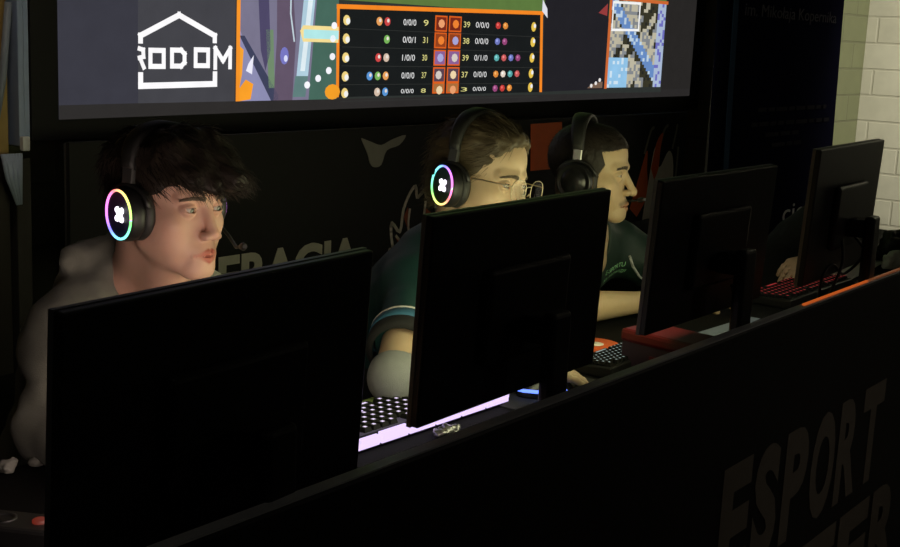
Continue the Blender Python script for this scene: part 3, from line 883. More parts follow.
sb.build('scoreboard_image', ps, PROJ)
mm = Mosaic(SY)
mm.poly([(2.735,1.224),(3.205,1.230),(3.205,1.66),(2.715,1.66)], (34,33,38), 3)
mm.poly([(3.07,1.235),(3.10,1.25),(3.19,1.262),(3.19,1.235)], (120,96,80), 4)
for x, z in ((3.10,1.245),(3.135,1.255),(3.165,1.268)): mm.disc(x, z, .010, .008, (236,232,230), 5)
mm.poly([(3.12,1.54),(3.19,1.53),(3.19,1.58)], (150,60,60), 5)
mm.rect(3.205, 3.226, 1.232, 2.0, (206,104,50), 5)
mm.rect(3.19, 3.715, 1.598, 1.612, (206,104,50), 5)
g = 26
for i in range(g):
    for k in range(g):
        x = 3.226+(3.700-3.226)*i/g; z = 1.236+(1.598-1.236)*k/g
        u_, v_ = (i+.5)/g, (k+.5)/g
        nval = R_.random()
        blob = math.sin(u_*9.1+1.3)*math.sin(v_*8.3+.4)+.5*math.sin(u_*17+v_*13)+.5*math.sin(u_*31-v_*23)
        if u_ < .36 and v_ < .34: c = (146,196,232) if nval < .8 else (206,226,240)
        elif u_ > .84: c = (170,186,212) if nval < .7 else (110,110,190)
        elif abs(u_+v_-1) < .10: c = (104,140,196) if nval < .7 else (190,210,226)
        elif blob > .15: c = (56,54,40) if nval < .75 else (40,40,36)
        else: c = (188,182,160) if nval < .6 else (132,136,140)
        mm.rect(x, x+.0184, z, z+.0141, c, 4)
mm.line([(3.235,1.475),(3.46,1.48),(3.46,1.592),(3.235,1.588)], .010, (246,246,246), 6, True)
mm.build('minimap_image', ps, PROJ)

# ------------------------------------------------------------------ printed backdrop under the screen
bd = empty('backdrop', (0,0,0), label='wide black printed backdrop with grey lettering and a flame emblem below the screen', cat='backdrop')
BKF = mat('black_backdrop_fabric', (.008,.008,.008), .9, noise=.2, bump=.1, bscale=30)
box_obj('fabric', .455, 3.70, 1.452, 1.466, .06, 1.135, BKF, bd)
for x in (.47, 1.56, 2.63, 3.68):
    tube_obj('pole', [(x,1.475,.02),(x,1.475,1.13)], .012, GREYP, bd)
    box_obj('foot', x-.03, x+.03, 1.34, 1.60, 0, .02, GREYP, bd, bevel=.004)
GREYPRINT = mat('grey_print', (.50,.48,.41), .8)
DIMPRINT = mat('dim_grey_print', (.24,.23,.20), .8)
ORPRINT = mat('orange_print', (.80,.13,.015), .7)
WHPRINT = mat('white_print', (.75,.68,.64), .7)
PHLINE = mat('pale_outline_print', (.80,.72,.64), .7)
DARKRED = mat('dark_red_print', (.34,.075,.03), .7)
fit_text('lettering', 'FEDERACJA', .640, 1.520, .640, .800, 1.4505, GREYPRINT, bd, depth=.002, bold=.035)
phx = [(1.719,.559),(1.748,.589),(1.705,.643),(1.671,.694),(1.67,.739),(1.697,.709),(1.676,.776),(1.676,.825),(1.718,.793),(1.732,.864),(1.762,.915),(1.79,.936),(1.8,.9),(1.822,.91),(1.84,.917),(1.853,.896),(1.884,.918),(1.905,.85),(1.919,.781),(1.955,.747),(2.009,.751),(2.065,.776)]
def spline(pts, n=4):
    out = []
    for i in range(len(pts)-1):
        p0 = Vector(pts[max(0,i-1)]); p1 = Vector(pts[i]); p2 = Vector(pts[i+1]); p3 = Vector(pts[min(len(pts)-1,i+2)])
        for k in range(n):
            t_ = k/n; out.append(tuple(.5*((2*p1)+(p2-p0)*t_+(2*p0-5*p1+4*p2-p3)*t_*t_+(3*p1-p0-3*p2+p3)*t_**3)))
    return out+[tuple(pts[-1])]
bm = bmesh.new()
def flat_line(bm, pts, w, y):
    for a, b in zip(pts, pts[1:]):
        a = Vector(a); b = Vector(b); d = (b-a)
        if d.length < 1e-6: continue
        d.normalize(); n = Vector((-d.y,d.x))*w/2; a2 = a-d*w*.3; b2 = b+d*w*.3
        add_prism(bm, [tuple(a2-n), tuple(b2-n), tuple(b2+n), tuple(a2+n)], y-.0012, y+.001)
flat_line(bm, spline(phx, 3), .0110, 1.451)
for p in ([(1.765,.862),(1.76,.803),(1.791,.746),(1.839,.735),(1.862,.684)], [(1.682,.728),(1.722,.652),(1.798,.631),(1.746,.565)], [(1.913,.64),(1.97,.683),(2.028,.727)], [(1.846,.88),(1.84,.80),(1.87,.76)], [(1.70,.78),(1.745,.745),(1.79,.746)]):
    flat_line(bm, spline(p, 3), .009, 1.451)
em = bm_obj('emblem', bm, [PHLINE], bd)
bm = bmesh.new()
for p in ([(1.697,.774),(1.763,.752),(1.844,.742),(1.774,.716),(1.73,.735)], [(1.725,.678),(1.797,.651),(1.765,.629)], [(1.846,.861),(1.884,.837),(1.865,.778)], [(1.735,.84),(1.755,.87),(1.757,.80)], [(1.93,.735),(1.99,.745),(1.94,.69)], [(1.82,.71),(1.87,.72),(1.86,.65),(1.80,.66)]):
    add_prism(bm, p, 1.4502, 1.4525)
bm_obj('flame', bm, [DARKRED], em)
bm = bmesh.new(); add_prism(bm, spline([(1.515,1.105),(1.558,1.092),(1.61,1.079),(1.661,1.094),(1.729,1.106),(1.698,1.075),(1.637,1.061),(1.613,1.017),(1.579,1.011),(1.558,1.026),(1.546,1.054),(1.515,1.105)][:-1]+[(1.515,1.100)], 3), 1.4502, 1.4525)
bm_obj('bird_mark', bm, [DIMPRINT], bd)
bm = bmesh.new(); add_prism(bm, [(2.449,1.119),(2.660,1.121),(2.679,.945),(2.465,.946)], 1.4502, 1.4525)
bm_obj('orange_patch', bm, [ORPRINT], bd)
bm = bmesh.new(); add_prism(bm, spline([(3.37,.50),(3.345,.62),(3.385,.85),(3.42,.99),(3.47,.90),(3.55,.97),(3.60,.90),(3.604,.70),(3.55,.60),(3.53,.48)], 4), 1.4502, 1.4525)
bm_obj('white_shape', bm, [WHPRINT], bd)
bm = bmesh.new()
add_prism(bm, spline([(3.235,.74),(3.30,.88),(3.35,.98),(3.36,.90),(3.375,.83),(3.36,.76),(3.30,.70)], 4), 1.4502, 1.4525)
add_prism(bm, spline([(3.395,.90),(3.43,1.01),(3.48,1.05),(3.465,.98),(3.46,.90),(3.43,.85)], 4), 1.449, 1.4515)
bm_obj('orange_shape', bm, [ORPRINT], bd)
bm = bmesh.new()
for p in ([(3.33,.97),(3.37,1.06),(3.395,1.075)], [(3.46,.99),(3.49,1.06),(3.52,1.08)], [(3.58,.98),(3.60,1.04),(3.61,1.08)], [(3.62,.72),(3.63,.85),(3.635,.98)]): flat_line(bm, spline(p, 3), .012, 1.451)
bm_obj('grey_stroke', bm, [DIMPRINT], bd)

# ------------------------------------------------------------------ roll-up banner
ru = empty('rollup_banner', (0,0,0), label='dark navy roll-up banner with faint lettering in front of the right wall', cat='banner')
NAVY = mat('navy_vinyl', (.006,.006,.016), .95, spec=.0, nscale=3, noise=.2)
bm = bmesh.new()
prof = [(2.905+.06*(1-math.cos(math.pi/2*k/8)), .955-.055*math.sin(math.pi/2*k/8)) for k in range(9)]+[(3.5,.898),(4.02,.90)]
rows = [[bm.verts.new((x+dx,y,z)) for x, y in prof] for z, dx in ((.09,.04),(1.0,.0),(2.05,-.06))]
for A, B in zip(rows, rows[1:]):
    for k in range(len(prof)-1): f_ = bm.faces.new((A[k],A[k+1],B[k+1],B[k])); f_.smooth = True
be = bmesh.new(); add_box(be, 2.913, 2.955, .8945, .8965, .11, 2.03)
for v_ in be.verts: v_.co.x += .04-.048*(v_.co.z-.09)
bm_obj('blue_edge_sheen', be, [mat('painted_blue_sheen', (.035,.062,.115), .95, spec=.0)], ru)  # screen sheen along the banner's left edge, put into the strip's colour
bo = bm_obj('banner_panel', bm, [NAVY], ru); md = bo.modifiers.new('solid', 'SOLIDIFY'); md.thickness = .003; md.offset = 1
box_obj('cassette', 2.93, 4.07, .86, .99, 0, .09, METAL, ru, bevel=.01)
tube_obj('pole', [(3.48,.985,.09),(3.48,.985,2.06)], .012, METAL, ru)
box_obj('top_rail', 2.85, 3.97, .89, .93, 2.045, 2.075, METAL, ru, bevel=.004)
RT = mat('lilac_grey_print', (.085,.083,.10), .95, spec=.0)
RT2 = mat('pale_banner_print', (.32,.32,.36), .7)
fit_text('lettering', 'im. Mikołaja Kopernika', 2.985, 3.90, 1.530, 1.590, .8945, RT, ru, depth=.001)
ll = bmesh.new()
for i_, (a, b, z) in enumerate(((3.18,3.88,1.187),(3.13,3.93,1.131),(3.27,3.60,1.088),(3.34,3.64,1.045))):
    x = a
    while x < b:
        w_ = rnd.uniform(.05,.13); add_box(ll, x, min(b,x+w_), .8935, .8955, z, z+.016); x += w_+.02
bm_obj('small_print', ll, [mat('faint_print', (.030,.028,.036), .95, spec=.0)], ru)
fit_text('lettering', 'cie', 3.52, 3.750, .722, .797, .8945, RT2, ru, depth=.001)
box_obj('rule', 3.50, 3.79, .8935, .8955, .655, .665, RT2, ru)

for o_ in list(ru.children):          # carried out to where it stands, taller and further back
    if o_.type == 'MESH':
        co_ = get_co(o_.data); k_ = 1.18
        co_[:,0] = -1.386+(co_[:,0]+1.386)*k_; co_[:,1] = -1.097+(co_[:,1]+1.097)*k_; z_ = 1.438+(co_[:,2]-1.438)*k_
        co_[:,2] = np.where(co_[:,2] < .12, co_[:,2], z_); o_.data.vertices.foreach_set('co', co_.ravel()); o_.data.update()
# ------------------------------------------------------------------ the long desk
DZ = .755
dk = empty('desk', (0,0,0), label='long black gaming desk with a raised front panel lettered ESPORT CENTER', cat='desk')
DESKB = mat('black_desk_laminate', (.005,.005,.005), .8, spec=.1, nscale=12, noise=.2, bump=.04, bscale=90)
PANEL = mat('black_front_panel', (.020,.019,.018), .5, nscale=9, noise=.25, bump=.06, bscale=60)
box_obj('tabletop', -1.45, 3.5, -.10, .52, DZ-.028, DZ, DESKB, dk, bevel=.004)
fp = box_obj('front_panel', -1.45, 3.5, -.122, -.104, .015, .886, PANEL, dk, bevel=.006)
bm = bmesh.new(); add_box(bm, -1.45, 3.5, -.1225, -.1035, .8862, .889)
bm_obj('top_edge', bm, [mat('grey_edge_strip', (.75,.75,.75), .5)], fp)
for x in (-1.40, .12, 1.75, 3.45):
    box_obj('leg', x-.03, x+.03, .40, .46, 0, DZ-.028, BLACK, dk, bevel=.004)
    box_obj('crossbar', x-.02, x+.02, -.10, .40, DZ-.09, DZ-.028, BLACK, dk, bevel=.004)
LETT = mat('dim_grey_panel_print', (.24,.21,.165), .7)
for ch, x0, x1 in (('E',.820,.962),('S',.982,1.112),('P',1.140,1.275),('O',1.300,1.448),('R',1.469,1.612),('T',1.630,1.785)):
    fit_text('lettering', ch, x0+.022, x1+.022, .345, .608, -.1232, LETT, fp, depth=.001, bold=.045)
for ch, x0, x1 in (('C',.580,.790),('E',.825,1.020),('N',1.060,1.270),('T',1.300,1.515),('E',1.540,1.760),('R',1.785,2.000)):
    fit_text('lettering', ch, x0+.022, x1+.022, .030, .296, -.1232, LETT, fp, depth=.001, bold=.045)

# glowing strip lying on the panel's top edge
ls = empty('light_strip', (0,0,0), label='glowing orange light strip along the top edge of the desk front', cat='light strip')
bm = bmesh.new(); add_box(bm, 1.20, 1.60, -.116, -.110, .889, .8925)
bm_obj('lit_section', bm, [glow('orange_light', (1.0,.19,.03), .42)], ls)
bm = bmesh.new(); add_box(bm, 1.6005, 1.95, -.116, -.110, .889, .8925)
bm_obj('dim_section', bm, [glow('dim_orange_light', (1.0,.30,.10), .12)], ls)

# ------------------------------------------------------------------ monitors
def screen_mat(name, base, strength):
    m = bpy.data.materials.new(name); m.use_nodes = True
    nt = m.node_tree; b = nt.nodes['Principled BSDF']; b.inputs['Base Color'].default_value = (.01,.01,.01,1); b.inputs['Roughness'].default_value = .3
    tc = nt.nodes.new('ShaderNodeTexCoord'); vo = nt.nodes.new('ShaderNodeTexVoronoi'); vo.inputs['Scale'].default_value = 14
    nt.links.new(tc.outputs['Object'], vo.inputs['Vector'])
    cr = nt.nodes.new('ShaderNodeValToRGB')
    cr.color_ramp.elements[0].color = tuple(x*.55 for x in base)+(1,); cr.color_ramp.elements[1].color = tuple(min(1, x*1.15) for x in base)+(1,)
    nt.links.new(vo.outputs['Distance'], cr.inputs[0]); nt.links.new(cr.outputs[0], b.inputs['Emission Color']); b.inputs['Emission Strength'].default_value = strength
    return m
MW, MH = .526, .318
def build_monitor(x, y, ang, tilt, zb, base, strength, label, MH=.32):
    r = empty('monitor', (x, y, DZ), ang, label, 'monitor', 'gaming monitors in a row on the desk')
    T = Matrix.Translation((0,0,zb-DZ)) @ Matrix.Rotation(tilt, 4, 'X')
    bm = bmesh.new()
    add_box(bm, -MW/2, MW/2, -.010, .008, 0, MH, T)
    h = bm_obj('housing', bm, [BLACK], r, bevel=.003)
    bm = bmesh.new()
    vs = add_box(bm, -.12, .12, -.026, -.0095, .07, .225, T)
    bk = bm_obj('back_cover', bm, [BLACK], h, bevel=.012, seg=3)
    bm = bmesh.new(); add_box(bm, -MW/2+.007, MW/2-.007, .0075, .0088, .016, MH-.007, T)
    bm_obj('screen', bm, [screen_mat('lit_screen', base, strength)], r)
    bm = bmesh.new()
    for (a, b, c_, d_) in ((-MW/2-.001, MW/2+.001, -.001, .016), (-MW/2-.001, MW/2+.001, MH-.006, MH+.001), (-MW/2-.001, -MW/2+.007, .0161, MH-.0061), (MW/2-.007, MW/2+.001, .0161, MH-.0061)):
        add_box(bm, a, b, .003, .0105, c_, d_, T)
    bm_obj('bezel', bm, [mat('grey_bezel', (.16,.16,.16), .45)], h)
    yc = -.083+.0
    bm = bmesh.new()
    pts = [(0, yc, 0), (0, yc, zb-DZ+.115)]
    add_box(bm, -.028, .028, yc-.013, yc+.013, .010, zb-DZ+.150)
    bm_obj('stand_column', bm, [BLACK], r, bevel=.008, seg=3)
    zc = zb-DZ+.118
    bm = bmesh.new(); add_box(bm, -.024, .024, yc+.008, -.026-.118*math.sin(tilt)*.8, zc-.022, zc+.022); bm_obj('tilt_arm', bm, [BLACK], r, bevel=.004)
    bm = bmesh.new(); vs = [(-.11,-.095),(.11,-.095),(.13,.09),(.10,.10),(.035,-.045),(-.035,-.045),(-.10,.10),(-.13,.09)]
    vs = [(-.115,-.103+.0),(.115,-.103),(.125,.085),(-.125,.085)]
    a_ = [bm.verts.new((px, py-.0+.012, 0)) for px, py in vs]; b_ = [bm.verts.new((px*.98, py*.98+.012, .010)) for px, py in vs]
    bm.faces.new(a_[::-1]); bm.faces.new(b_)
    for k in range(4): bm.faces.new((a_[k], a_[(k+1)%4], b_[(k+1)%4], b_[k]))
    bm_obj('stand_base', bm, [BLACK], r, bevel=.003)
    return r
build_monitor(-.386, -.011, .080, .048, .825, (1.0,.70,.60), 4.2, 'nearest monitor, in front of the hoodie player, seen from the back')
build_monitor(.272, .018, .026, .044, .858, (.93,.95,.50), 4.6, 'monitor in front of the bespectacled teal player, its back to the camera')
build_monitor(.950, .003, -.001, .049, .887, (.97,.93,.48), 5.2, 'third monitor along, in front of the player with cropped hair', MH=.298)
build_monitor(1.647, -.010, .061, .041, .892, (1.0,.85,.6), 1.5, 'farthest monitor on the desk, against the pale block wall')

# ------------------------------------------------------------------ keyboards
def build_keyboard(x, y, rz, label, legend, strength, rows=6, cols=19, bar=None, barstrength=0, L=.43, D=.145, wide_lit=False, density=1.0, case=BLACK):
    r = empty('keyboard', (x, y, DZ+.0055), rz, label, 'keyboard', 'keyboards on the desk')
    bm = bmesh.new(); vs = add_box(bm, -L/2, L/2, -D/2, D/2, -.005, .012)
    for v in vs:
        if v.co.y < 0 and v.co.z > 0: v.co.z += .008   # far edge (towards the monitors) stands higher
    bm_obj('case', bm, [case], r, bevel=.003)
    LG = glow('key_light_'+legend[0], legend[1], strength)
    kp = None; px = L*.955/cols; py = D*.86/rows
    for j in range(rows):
        for i in range(cols):
            if j == 0 and i in (1, 6, 11): continue
            if j == rows-1 and 4 <= i <= 8:
                if i != 6: continue
            w = px*.86 if not (j == rows-1 and i == 6) else px*4.6
            cx = -L*.4775+px*(i+.5); cy = D*.43-py*(rows-1-j+.5)
            cyy = -D*.43+py*(j+.5)
            zt = .013+.008*(D/2-cyy)/D
            if kp is None or w > px:
                bm = bmesh.new(); h_ = .008
                b4 = [(-w/2,-py*.43,0),(w/2,-py*.43,0),(w/2,py*.43,0),(-w/2,py*.43,0)]
                t4 = [(a*.78, b*.74, h_) for a, b, _ in b4]
                B_ = [bm.verts.new(p) for p in b4]; T_ = [bm.verts.new(p) for p in t4]
                bm.faces.new(T_)
                for k in range(4): bm.faces.new((B_[k], B_[(k+1)%4], T_[(k+1)%4], T_[k]))
                bm.faces.new(B_[::-1])
                lw = px*.15 if w < px else w*.3
                q = [bm.verts.new((a*lw, b*py*.15, h_+.0003)) for a, b in ((-1,-1),(1,-1),(1,1),(-1,1))]
                f = bm.faces.new(q); f.material_index = 1
                me = bpy.data.meshes.new('keycap'); bm.to_mesh(me); bm.free(); me.materials.append(mat('black_keycap', (.008,.008,.008), .7, spec=.2)); me.materials.append(LG)
                if w < px: kp = me
                use = me
            else: use = kp
            o = bpy.data.objects.new('keycap', use); C.objects.link(o); o.parent = r
            o.location = (cx, cyy, zt)
    if bar:
        bm = bmesh.new()
        for k in range(6): add_box(bm, -L/2+.002+L/6*k, -L/2+L/6*(k+1)-.004, -D/2-.010, -D/2-.0005, .004, .0205+.002*(k%2))
        add_box(bm, L/2-.012, L/2+.003, -D/2-.006, -D/2+.02, .010, .0215)
        bm_obj('light_bar', bm, [glow('violet_bar', bar, barstrength)], r)
        bm = bmesh.new(); add_box(bm, -L*.26, -L*.17, D*.08, D*.20, .012, .0215); bm_obj('lit_key', bm, [glow('violet_bar', bar, barstrength)], r)
        bm = bmesh.new(); add_box(bm, -L/2+.006, L/2-.006, -D/2+.006, D/2-.006, .0125, .0128)
        for v in bm.verts:
            if v.co.y < 0: v.co.z += .0082
        bm_obj('key_bed', bm, [glow('violet_glow', bar, barstrength*.05)], r)
    return r
build_keyboard(.277, .250, -.027, 'black keyboard with a bright violet light bar, between the two nearest monitors', ('white', (.86,.72,1.0)), 1.0, bar=(.76,.60,1.0), barstrength=1.2)
build_keyboard(.935, .168, .02, 'dark keyboard with small white lit legends, beyond the second monitor', ('pale', (.75,.95,.92)), .35, L=.30, D=.098)
build_keyboard(1.975, .200, .0, 'keyboard with red lit keys under the reaching hand', ('red', (1.0,.05,.07)), .28, L=.46)

# ------------------------------------------------------------------ mice, pads and small things
def build_mouse(x, y, rz, label, light=None, stre=1):
    r = empty('mouse', (x, y, DZ+.003), rz, label, 'mouse')
    bm = bmesh.new(); bmesh.ops.create_uvsphere(bm, u_segments=28, v_segments=16, radius=1)
    for v in bm.verts:
        v.co.x *= .032; v.co.y *= .060; v.co.z = max(v.co.z, -.15)*.036*(1+.12*v.co.y/.06)+.004
        if v.co.z < 0: v.co.z = 0
    for f in bm.faces: f.smooth = True
    b = bm_obj('shell', bm, [BLACKG], r)
    bm = bmesh.new(); add_lathe(bm, [(0,-.003),(.008,-.003),(.0085,0),(.008,.003),(0,.003)], Matrix.Translation((0,-.030,.030)) @ Matrix.Rotation(math.pi/2, 4, 'Y'), 20); bm_obj('scroll_wheel', bm, [RUBBER], r)
    if light:
        bm = bmesh.new(); add_tube(bm, [(-.033,-.030,.016),(-.036,.0,.017),(-.033,.030,.016),(-.018,.052,.015),(0,.061,.014)], .0035, 8); bm_obj('light_line', bm, [glow('blue_light', light, stre)], r)
    return r
pad = empty('mousepad', (.40,.30,DZ), label='black mousepad with a red and green stitched edge beyond the violet keyboard', cat='mousepad')
box_obj('mat', .07, .36, -.19, .10, 0, .003, mat('black_mat_cloth', (.012,.012,.012), .9), pad, bevel=.001)
build_mouse(.592, .148, .93, 'black mouse glowing blue under the hand of the teal player', (.12,.22,1.0), 2.2)
# rolled cloth edge
hem = empty('cable', (0,0,0), label='thin red and green cable lying behind the violet keyboard', cat='cable')
bm = bmesh.new(); add_tube(bm, [(.20,.372,DZ+.004),(.235,.362,DZ+.004),(.275,.350,DZ+.006)], .004, 8); bm_obj('red_length', bm, [mat('red_cord', (.40,.05,.03), .7)], hem)
bm = bmesh.new(); add_tube(bm, [(.275,.350,DZ+.006),(.305,.340,DZ+.010),(.335,.318,DZ+.009),(.375,.292,DZ+.006)], [.005,.007,.006,.004], 8); bm_obj('green_length', bm, [mat('green_cord', (.16,.22,.06), .7)], hem)

dc = empty('disc', (1.012,.292,DZ), label='orange disc with a white centre lying beside the second monitor', cat='disc')
lathe_obj('plate', [(0,0),(.060,0),(.062,.002),(.060,.004),(0,.004)], mat('orange_plastic', (.80,.13,.03), .5, emit=None), dc, None, 48)
lathe_obj('label', [(0,.0042),(.022,.0042),(.022,.0047),(0,.0047)], mat('white_label', (.8,.75,.65), .6), dc, None, 32)

bx = empty('carton_box', (.915,.048,DZ+.0105), -.12, 'red and dark purple carton on the foot of the third monitor', 'box')
REDG = mat('glossy_red_card', (.11,.005,.008), .35, nscale=14)
box_obj('carton', -.052, .052, -.092, .092, 0, .074, mat('purple_black_card', (.030,.014,.030), .5), bx, bevel=.003)
box_obj('lid', -.056, .056, -.096, .096, .052, .080, REDG, bx, bevel=.008)
box_obj('red_stripe', -.0535, -.0515, -.085, .02, .018, .034, REDG, bx)
box_obj('white_bar', -.0538, -.0516, -.085, -.03, .038, .043, mat('white_card_print', (.5,.46,.46), .5), bx)
box_obj('white_bar', -.03, .03, -.0945, -.0915, .038, .043, MATS['white_card_print'], bx)

pp = empty('mousepad', (1.40,.130,DZ), -.05, 'pale blue-grey mousepad under the third monitor', 'mousepad')
box_obj('mat', -.14, .17, -.045, .045, 0, .003, mat('blue_grey_mat', (.30,.36,.46), .6), pp, bevel=.001)

sh = bmesh.new(); nx_, ny_ = 14, 8
gv = [[sh.verts.new((2.26+.40*i/nx_, .165+.10*j/ny_+.02*i/nx_, DZ+.004+.022*max(0,math.sin(i/nx_*5.0))*(j/ny_)+.01*(i/nx_)**2)) for j in range(ny_+1)] for i in range(nx_+1)]
for i in range(nx_):
    for j in range(ny_): f_ = sh.faces.new((gv[i][j], gv[i+1][j], gv[i+1][j+1], gv[i][j+1])); f_.smooth = True
so = bm_obj('paper_sheet', sh, [mat('white_paper', (.62,.60,.55), .7)]); md = so.modifiers.new('solid', 'SOLIDIFY'); md.thickness = .0015
tag(so, 'crinkled white paper sheet behind the farthest monitor stand', 'paper')

def lump(name, c, r, m, label, cat, amp=.012, sc=28, base=None, grp=None):
    c = np.array(c, F4)
    def fn(P): 
        d = ell(P, c, r)-amp*vnoise(P*sc)-amp*.5*vnoise(P*sc*2.2)
        return smax(d, (base if base is not None else DZ+.001)-P[:,2], .003)
    o = cloth(name, fn, c-np.array(r)*1.6-.02, c+np.array(r)*1.6+.02, .0035 if max(r) < .06 else .005, m, None)
    return tag(o, label, cat, grp)
lump('bag', (2.80,.190,.800), (.13,.05,.060), mat('black_nylon', (.010,.010,.010), .6), 'black crumpled bag at the far end of the desk', 'bag', .022, 24)
lump('paper_wad', (2.66,.155,.775), (.075,.03,.028), MATS['white_paper'], 'white paper wad in front of the black bag at the far end', 'paper', .012, 40)
lump('wrapper', (.262,.136,.762), (.030,.013,.010), mat('shiny_wrapper', (.28,.27,.29), .35, metal=.9), 'small shiny crumpled wrapper in front of the violet keyboard', 'wrapper', .007, 90)
TISS = mat('pale_tissue', (.28,.28,.25), .9)
lump('tissue', (-.306,.494,.763), (.012,.012,.008), TISS, 'crumpled pale tissue beside the sleeve of the hoodie player', 'tissue', .005, 80)
lump('tissue', (-.350,.500,.764), (.014,.012,.010), TISS, 'largest crumpled pale tissue left of the nearest monitor', 'tissue', .006, 80)
lump('tissue', (-.405,.500,.764), (.016,.011,.008), TISS, 'crumpled pale tissue at the left edge of the photo', 'tissue', .005, 80)
pw = empty('power_strip', (-.470,.245,DZ), .5, 'black power strip with a dim red switch left of the nearest monitor', 'power strip')
box_obj('body', -.03, .03, -.09, .09, 0, .030, BLACK, pw, bevel=.005)
bm = bmesh.new(); add_lathe(bm, [(.010,0),(.010,.003),(.007,.005),(0,.005)], Matrix.Translation((0,0,.030)), 16); bm_obj('switch', bm, [glow('red_light', (1.0,.10,.05), .12)], pw)
for k in range(2):
    bm = bmesh.new(); add_lathe(bm, [(.017,0),(.017,.002),(.012,.002),(.011,-.001),(0,-.001)], Matrix.Translation((0,-.05+.10*k,.0300)), 20); bm_obj('socket', bm, [BLACK], pw)

def cable(pts, label, rad=.0035):
    o = tube_obj('cable', spline3(pts), rad, BLACK)
    return tag(o, label, 'cable')
def spline3(pts, n=6):
    out = []
    for i in range(len(pts)-1):
        p0 = Vector(pts[max(0,i-1)]); p1 = Vector(pts[i]); p2 = Vector(pts[i+1]); p3 = Vector(pts[min(len(pts)-1,i+2)])
        for k in range(n):
            t_ = k/n; out.append(.5*((2*p1)+(p2-p0)*t_+(2*p0-5*p1+4*p2-p3)*t_*t_+(3*p1-p0-3*p2+p3)*t_**3))
    return out+[Vector(pts[-1])]
cable([(1.00,-.032,.950),(1.02,-.055,.87),(1.08,-.05,.80),(1.20,-.03,.765),(1.34,.03,.7595),(1.46,.07,.7600)], 'black cable drooping from the third monitor to the desk')
cable([(1.60,-.040,.985),(1.56,-.062,.93),(1.52,-.055,.86),(1.55,-.045,.79),(1.64,-.02,.7595)], 'black cable looping down on the left behind the farthest monitor')
cable([(1.68,-.042,.985),(1.70,-.065,.94),(1.60,-.055,.90),(1.53,-.05,.93),(1.48,-.045,.90),(1.49,-.04,.80),(1.52,-.03,.7595)], 'black cable making a high loop at the farthest monitor')

# ------------------------------------------------------------------ chairs
def build_chair(x, y, label, rz=0.0, h=1.04, backoff=.26, rec=.12, m=None):
    m = mat('black_chair_cloth', (.006,.006,.0065), .95, spec=.1, bump=.2, bscale=300)
    r = empty('gaming_chair', (x, y, 0), rz, label, 'chair', 'gaming chairs behind the desk')
    def seat(P):
        return smax(ell(P, (0,0,.435), (.27,.28,.075)), -(P[:,2]-.36), .02)
    sm = sdf_mesh('seat', seat, (-.3,-.32,.33), (.3,.32,.54), .012, 1); link('seat', sm, r, m)
    T = np.array(Matrix.Rotation(-rec, 3, 'X'), F4)
    def back(P):
        q = (P-V(0,backoff,.46))@T
        w = .19+.03*np.sin(np.clip(q[:,2]/.6,0,1)*3.1)
        dx = np.abs(q[:,0])-w; dz = np.abs(q[:,2]-.05-(h-.50)/2)-(h-.50)/2; dy = np.abs(q[:,1]+.02*np.cos(q[:,0]*8))-.030
        o = np.sqrt(np.maximum(dx,0)**2+np.maximum(dy,0)**2+np.maximum(dz,0)**2)+np.minimum(np.maximum(dx,np.maximum(dy,dz)),0)
        return o-.028
    bm_ = sdf_mesh('backrest', back, (-.32,backoff-.14,.30), (.32,backoff+.30,1.25), .012, 1); link('backrest', bm_, r, m)
    for sx in (-1,1):
        bm = bmesh.new(); add_box(bm, sx*.295-.035, sx*.295+.035, -.16, .10, .635, .665); bm_obj('armrest', bm, [BLACK], r, bevel=.01)
        tube_obj('arm_post', [(sx*.25,0,.42),(sx*.295,0,.46),(sx*.295,0,.64)], .016, BLACK, r)
    tube_obj('gas_lift', [(0,0,.10),(0,0,.40)], .028, BLACK, r)
    for k in range(5):
        a = 2*math.pi*k/5+.3
        lg_ = tube_obj('base_spoke', [(0,0,.12),(.30*math.cos(a),.30*math.sin(a),.075)], [.028,.016], BLACK, r)
        lathe_obj('caster', [(0,-.012),(.028,-.012),(.03,0),(.028,.012),(0,.012)], BLACK, r, Matrix.Translation((.30*math.cos(a),.30*math.sin(a),.030)) @ Matrix.Rotation(a,4,'Z') @ Matrix.Rotation(math.pi/2,4,'X'), 16)
    return r
build_chair(-.01, .93, 'dark gaming chair under the hoodie player', h=.63)
build_chair(.71, .93, 'dark gaming chair under the teal player, back edge showing beside the sleeve', h=.63)
build_chair(1.47, .98, 'dark gaming chair under the player with cropped hair', h=.72)
build_chair(2.88, .96, 'dark gaming chair under the hidden player at the far end', h=.70)
# ------------------------------------------------------------------ the players
HOOD = mat('grey_green_fleece', (.20,.205,.165), .9, noise=.12, nscale=80, bump=.35, bscale=420, sheen=.2)
TEAL = mat('dark_teal_jersey', (.011,.052,.050), .6, noise=.12, nscale=40, bump=.15, bscale=600)
GREENT = mat('dark_green_jersey', (.010,.030,.022), .6, noise=.12, nscale=40, bump=.15, bscale=600)
BLACKC = mat('black_cloth', (.012,.012,.013), .85, noise=.15, bump=.2, bscale=400)
GREYC = mat('grey_knit', (.23,.235,.24), .9, noise=.08, nscale=90, bump=.3, bscale=500)
WHITEC = mat('white_piping', (.6,.6,.58), .8)
BLUEC = mat('steel_blue_trim', (.035,.13,.22), .75)
JEANS = mat('dark_trousers', (.02,.022,.03), .85, bump=.25, bscale=400)
SHOE = mat('dark_shoe', (.03,.03,.03), .6)

